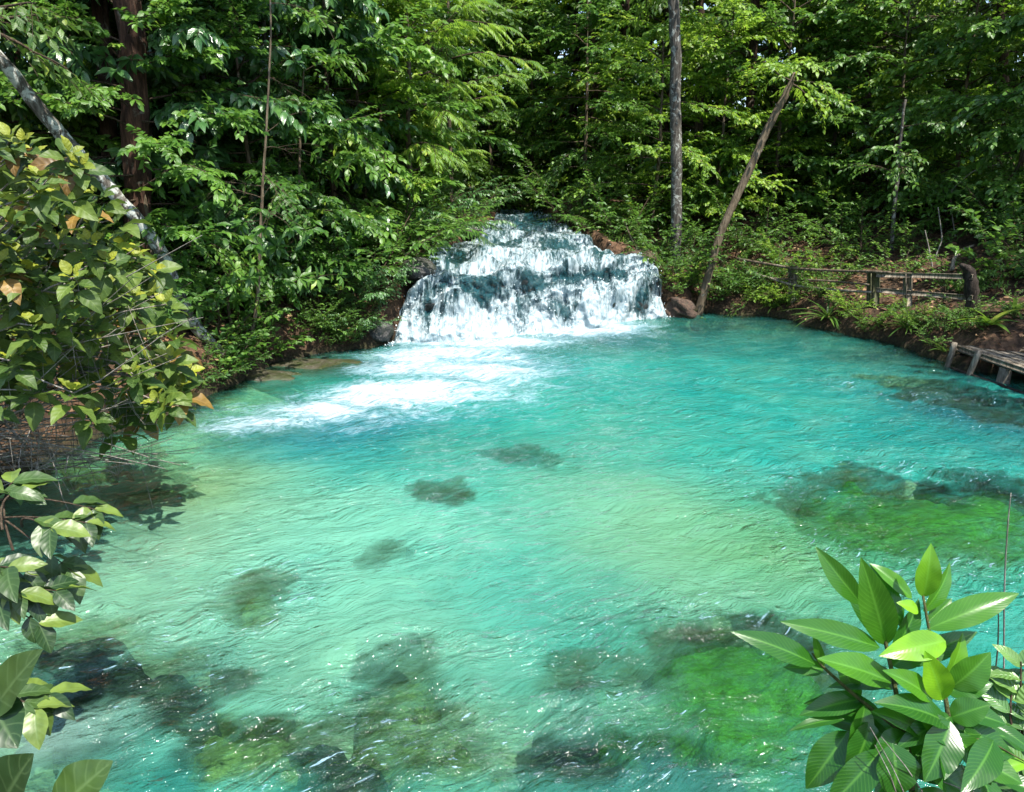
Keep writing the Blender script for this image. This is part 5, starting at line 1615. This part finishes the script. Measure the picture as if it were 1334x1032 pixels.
def rail(pts, r, mat, flat=None, wob=.12, seed=1):
    P0 = np.array([PY(*k) for k in pts]) - fb_
    f = np.linspace(0, len(pts) - 1, 26)
    P = np.stack([np.interp(f, np.arange(len(pts)), P0[:, j]) for j in range(3)], 1)
    for _ in range(2):
        P[1:-1] = (P[:-2] + P[1:-1] * 2 + P[2:]) / 4
    mb = MB()
    mb.tube(P, np.linspace(r, r * .85, 26), 8, wob, np.random.RandomState(seed))
    o = mb.build('rail', M[mat], fence)
    return o


rail([(960, 337, Y1 + 1.2), (1000, 344, Y1 + .5), (1033, 350, Y1 - .13), (1090, 353, (Y1 + Y2) / 2 - .1), (1138, 354, Y2 - .13), (1160, 355, Y2 - .4)], .036, 'tan_bark')['label'] = 'long crooked pole rail at the top left'
rail([(970, 352, Y1 + 1.2), (1033, 372, Y1 - .13), (1075, 377, Y1 * .6 + Y2 * .4 - .1), (1135, 381, Y2 - .13)], .033, 'old_wood', seed=2)
rail([(980, 362, Y1 + 1), (1033, 364, Y1 - .13), (1080, 366, Y1 * .6 + Y2 * .4 - .1), (1132, 371, Y2 - .13)], .026, 'tan_bark', seed=3)
for pts in ([(1138, 357.5, Y2), (1184, 358, Y3), (1262, 360, Y4)], [(1138, 377, Y2), (1184, 381, Y3), (1262, 387, Y4)]):
    for k in range(2):
        a, c = PY(*pts[k]) - fb_, PY(*pts[k + 1]) - fb_
        a[1] -= .13; c[1] -= .13
        ax = nrm(c - a)
        ay = nrm(np.cross([0, 0, 1], ax))
        az_ = np.cross(ax, ay)
        mb = MB()
        mb.box((a + c) / 2, ax, ay, az_, np.linalg.norm(c - a) / 2 - .002, .02, .055, .008)
        mb.build('rail', M['old_wood'], fence, smooth=False)
tag(fence, 'rustic fence of crooked poles and short posts along the right bank', 'fence')

# jetty
zd = .42
A0, A1 = G(1243, 449, zd), G(1440, 514, zd)
jet = empty('jetty', (A0[0], A0[1], 0))
jo = np.array(jet.location)
ax = nrm(A1 - A0)
back = np.array([-ax[1], ax[0], 0])
if back[1] < 0:
    back = -back
nb = 9
rg = np.random.RandomState(4)
Lj = np.linalg.norm(A1 - A0)
for k in range(nb):
    w_b = .17
    c = A0 + ax * (Lj / 2 + rg.randn() * .05) + back * (w_b * k + w_b / 2 + .17) - jo + np.array([0, 0, .006 * rg.randn() - .04])
    mb = MB()
    mb.box(c, ax, back, [0, 0, 1], Lj / 2, w_b / 2 - .009, .022, .008)
    mb.build('plank', M['old_wood'], jet, smooth=False)
mb = MB(); mb.box(A0 + ax * (Lj / 2 - .06) + back * .07 - jo + np.array([0, 0, -.06]), ax, back, [0, 0, 1], Lj / 2 + .10, .065, .065, .03); mb.build('edge_beam', M['old_wood'], jet, smooth=False)
mb = MB(); mb.box(A0 + ax * .16 + back * .9 - jo + np.array([0, 0, -.135]), back, ax, [0, 0, 1], .85, .05, .05, .02); mb.build('cross_beam', M['dark_wood'], jet, smooth=False)
for (u, tx, ty, rr) in [(.12, 1238, 481, .055), (.85, 1266, 493, .055)]:
    top = A0 + ax * u + np.array([0, 0, .06]) + back * .0
    foot = G(tx, ty, -.05)
    foot = foot + (foot - top) * .35
    mb = MB()
    mb.tube(np.linspace(0, 1, 8)[:, None] * (foot - top)[None] + (top - jo)[None] - back[None] * .07, np.linspace(rr * .9, rr, 8), 9, .12, rg)
    mb.build('leg', M['old_wood'], jet)
for u, b_, rr in [(1.35, .1, .11), (2.6, .15, .10), (.5, .9, .08)]:
    p_ = A0 + ax * u + back * b_ - jo
    mb = MB()
    mb.tube(np.array([p_ + [0, 0, -.13], p_ + [0, 0, -.6], p_ + [.02, 0, -1.6]]), [rr * .85, rr, rr], 12, .1, rg)
    mb.build('leg', M['old_wood'], jet)
a_, c_ = G(1240, 480, .02), G(1345, 517, .02)
mb = MB(); mb.tube(np.linspace(0, 1, 10)[:, None] * (c_ - a_)[None] + (a_ - jo)[None], .03, 7, .15, rg); mb.build('low_rail', M['dark_wood'], jet)
tag(jet, 'weathered wooden plank jetty with leaning log legs at the right edge', 'jetty')

# ================================================================== camera, light
cam = bpy.data.cameras.new('camera')
co = bpy.data.objects.new('camera', cam)
COL.objects.link(co)
co.location = (0, 0, CZ)
co.rotation_euler = (math.pi / 2 - PITCH, 0, 0)
cam.sensor_width = 36
cam.sensor_fit = 'HORIZONTAL'
cam.lens = 36 * FPX / 1334
cam.clip_start = .05
cam.clip_end = 2000
SC.camera = co

SUN_EL, SUN_AZ = R(62), R(140)     # azimuth of the sun measured from +Y towards +X
sd_ = Vector((math.sin(SUN_AZ) * math.cos(SUN_EL), math.cos(SUN_AZ) * math.cos(SUN_EL), math.sin(SUN_EL)))
sun = bpy.data.lights.new('sun', 'SUN')
sun.energy = 5.0
sun.angle = R(.5)
sun.color = (1, .95, .86)
so = bpy.data.objects.new('sun', sun)
COL.objects.link(so)
so.rotation_euler = sd_.to_track_quat('Z', 'Y').to_euler()
w = bpy.data.worlds.new('World')
SC.world = w
w.use_nodes = True
nt = w.node_tree
sky = nt.nodes.new('ShaderNodeTexSky')
sky.sky_type = 'NISHITA'
sky.sun_disc = False
sky.sun_elevation = SUN_EL
sky.sun_rotation = SUN_AZ
bg = nt.nodes['Background']
nt.links.new(sky.outputs[0], bg.inputs[0])
bg.inputs[1].default_value = .15

SC.view_settings.view_transform = 'Standard'
SC.view_settings.look = 'None'
SC.view_settings.gamma = 1
SC.view_settings.exposure = 1.2
SC.render.engine = 'CYCLES'
cy = SC.cycles
cy.use_denoising = True
cy.max_bounces = 7
cy.diffuse_bounces = 4
cy.glossy_bounces = 3
cy.transmission_bounces = 4
cy.transparent_max_bounces = 10
cy.sample_clamp_indirect = 6
cy.caustics_reflective = False
cy.caustics_refractive = False
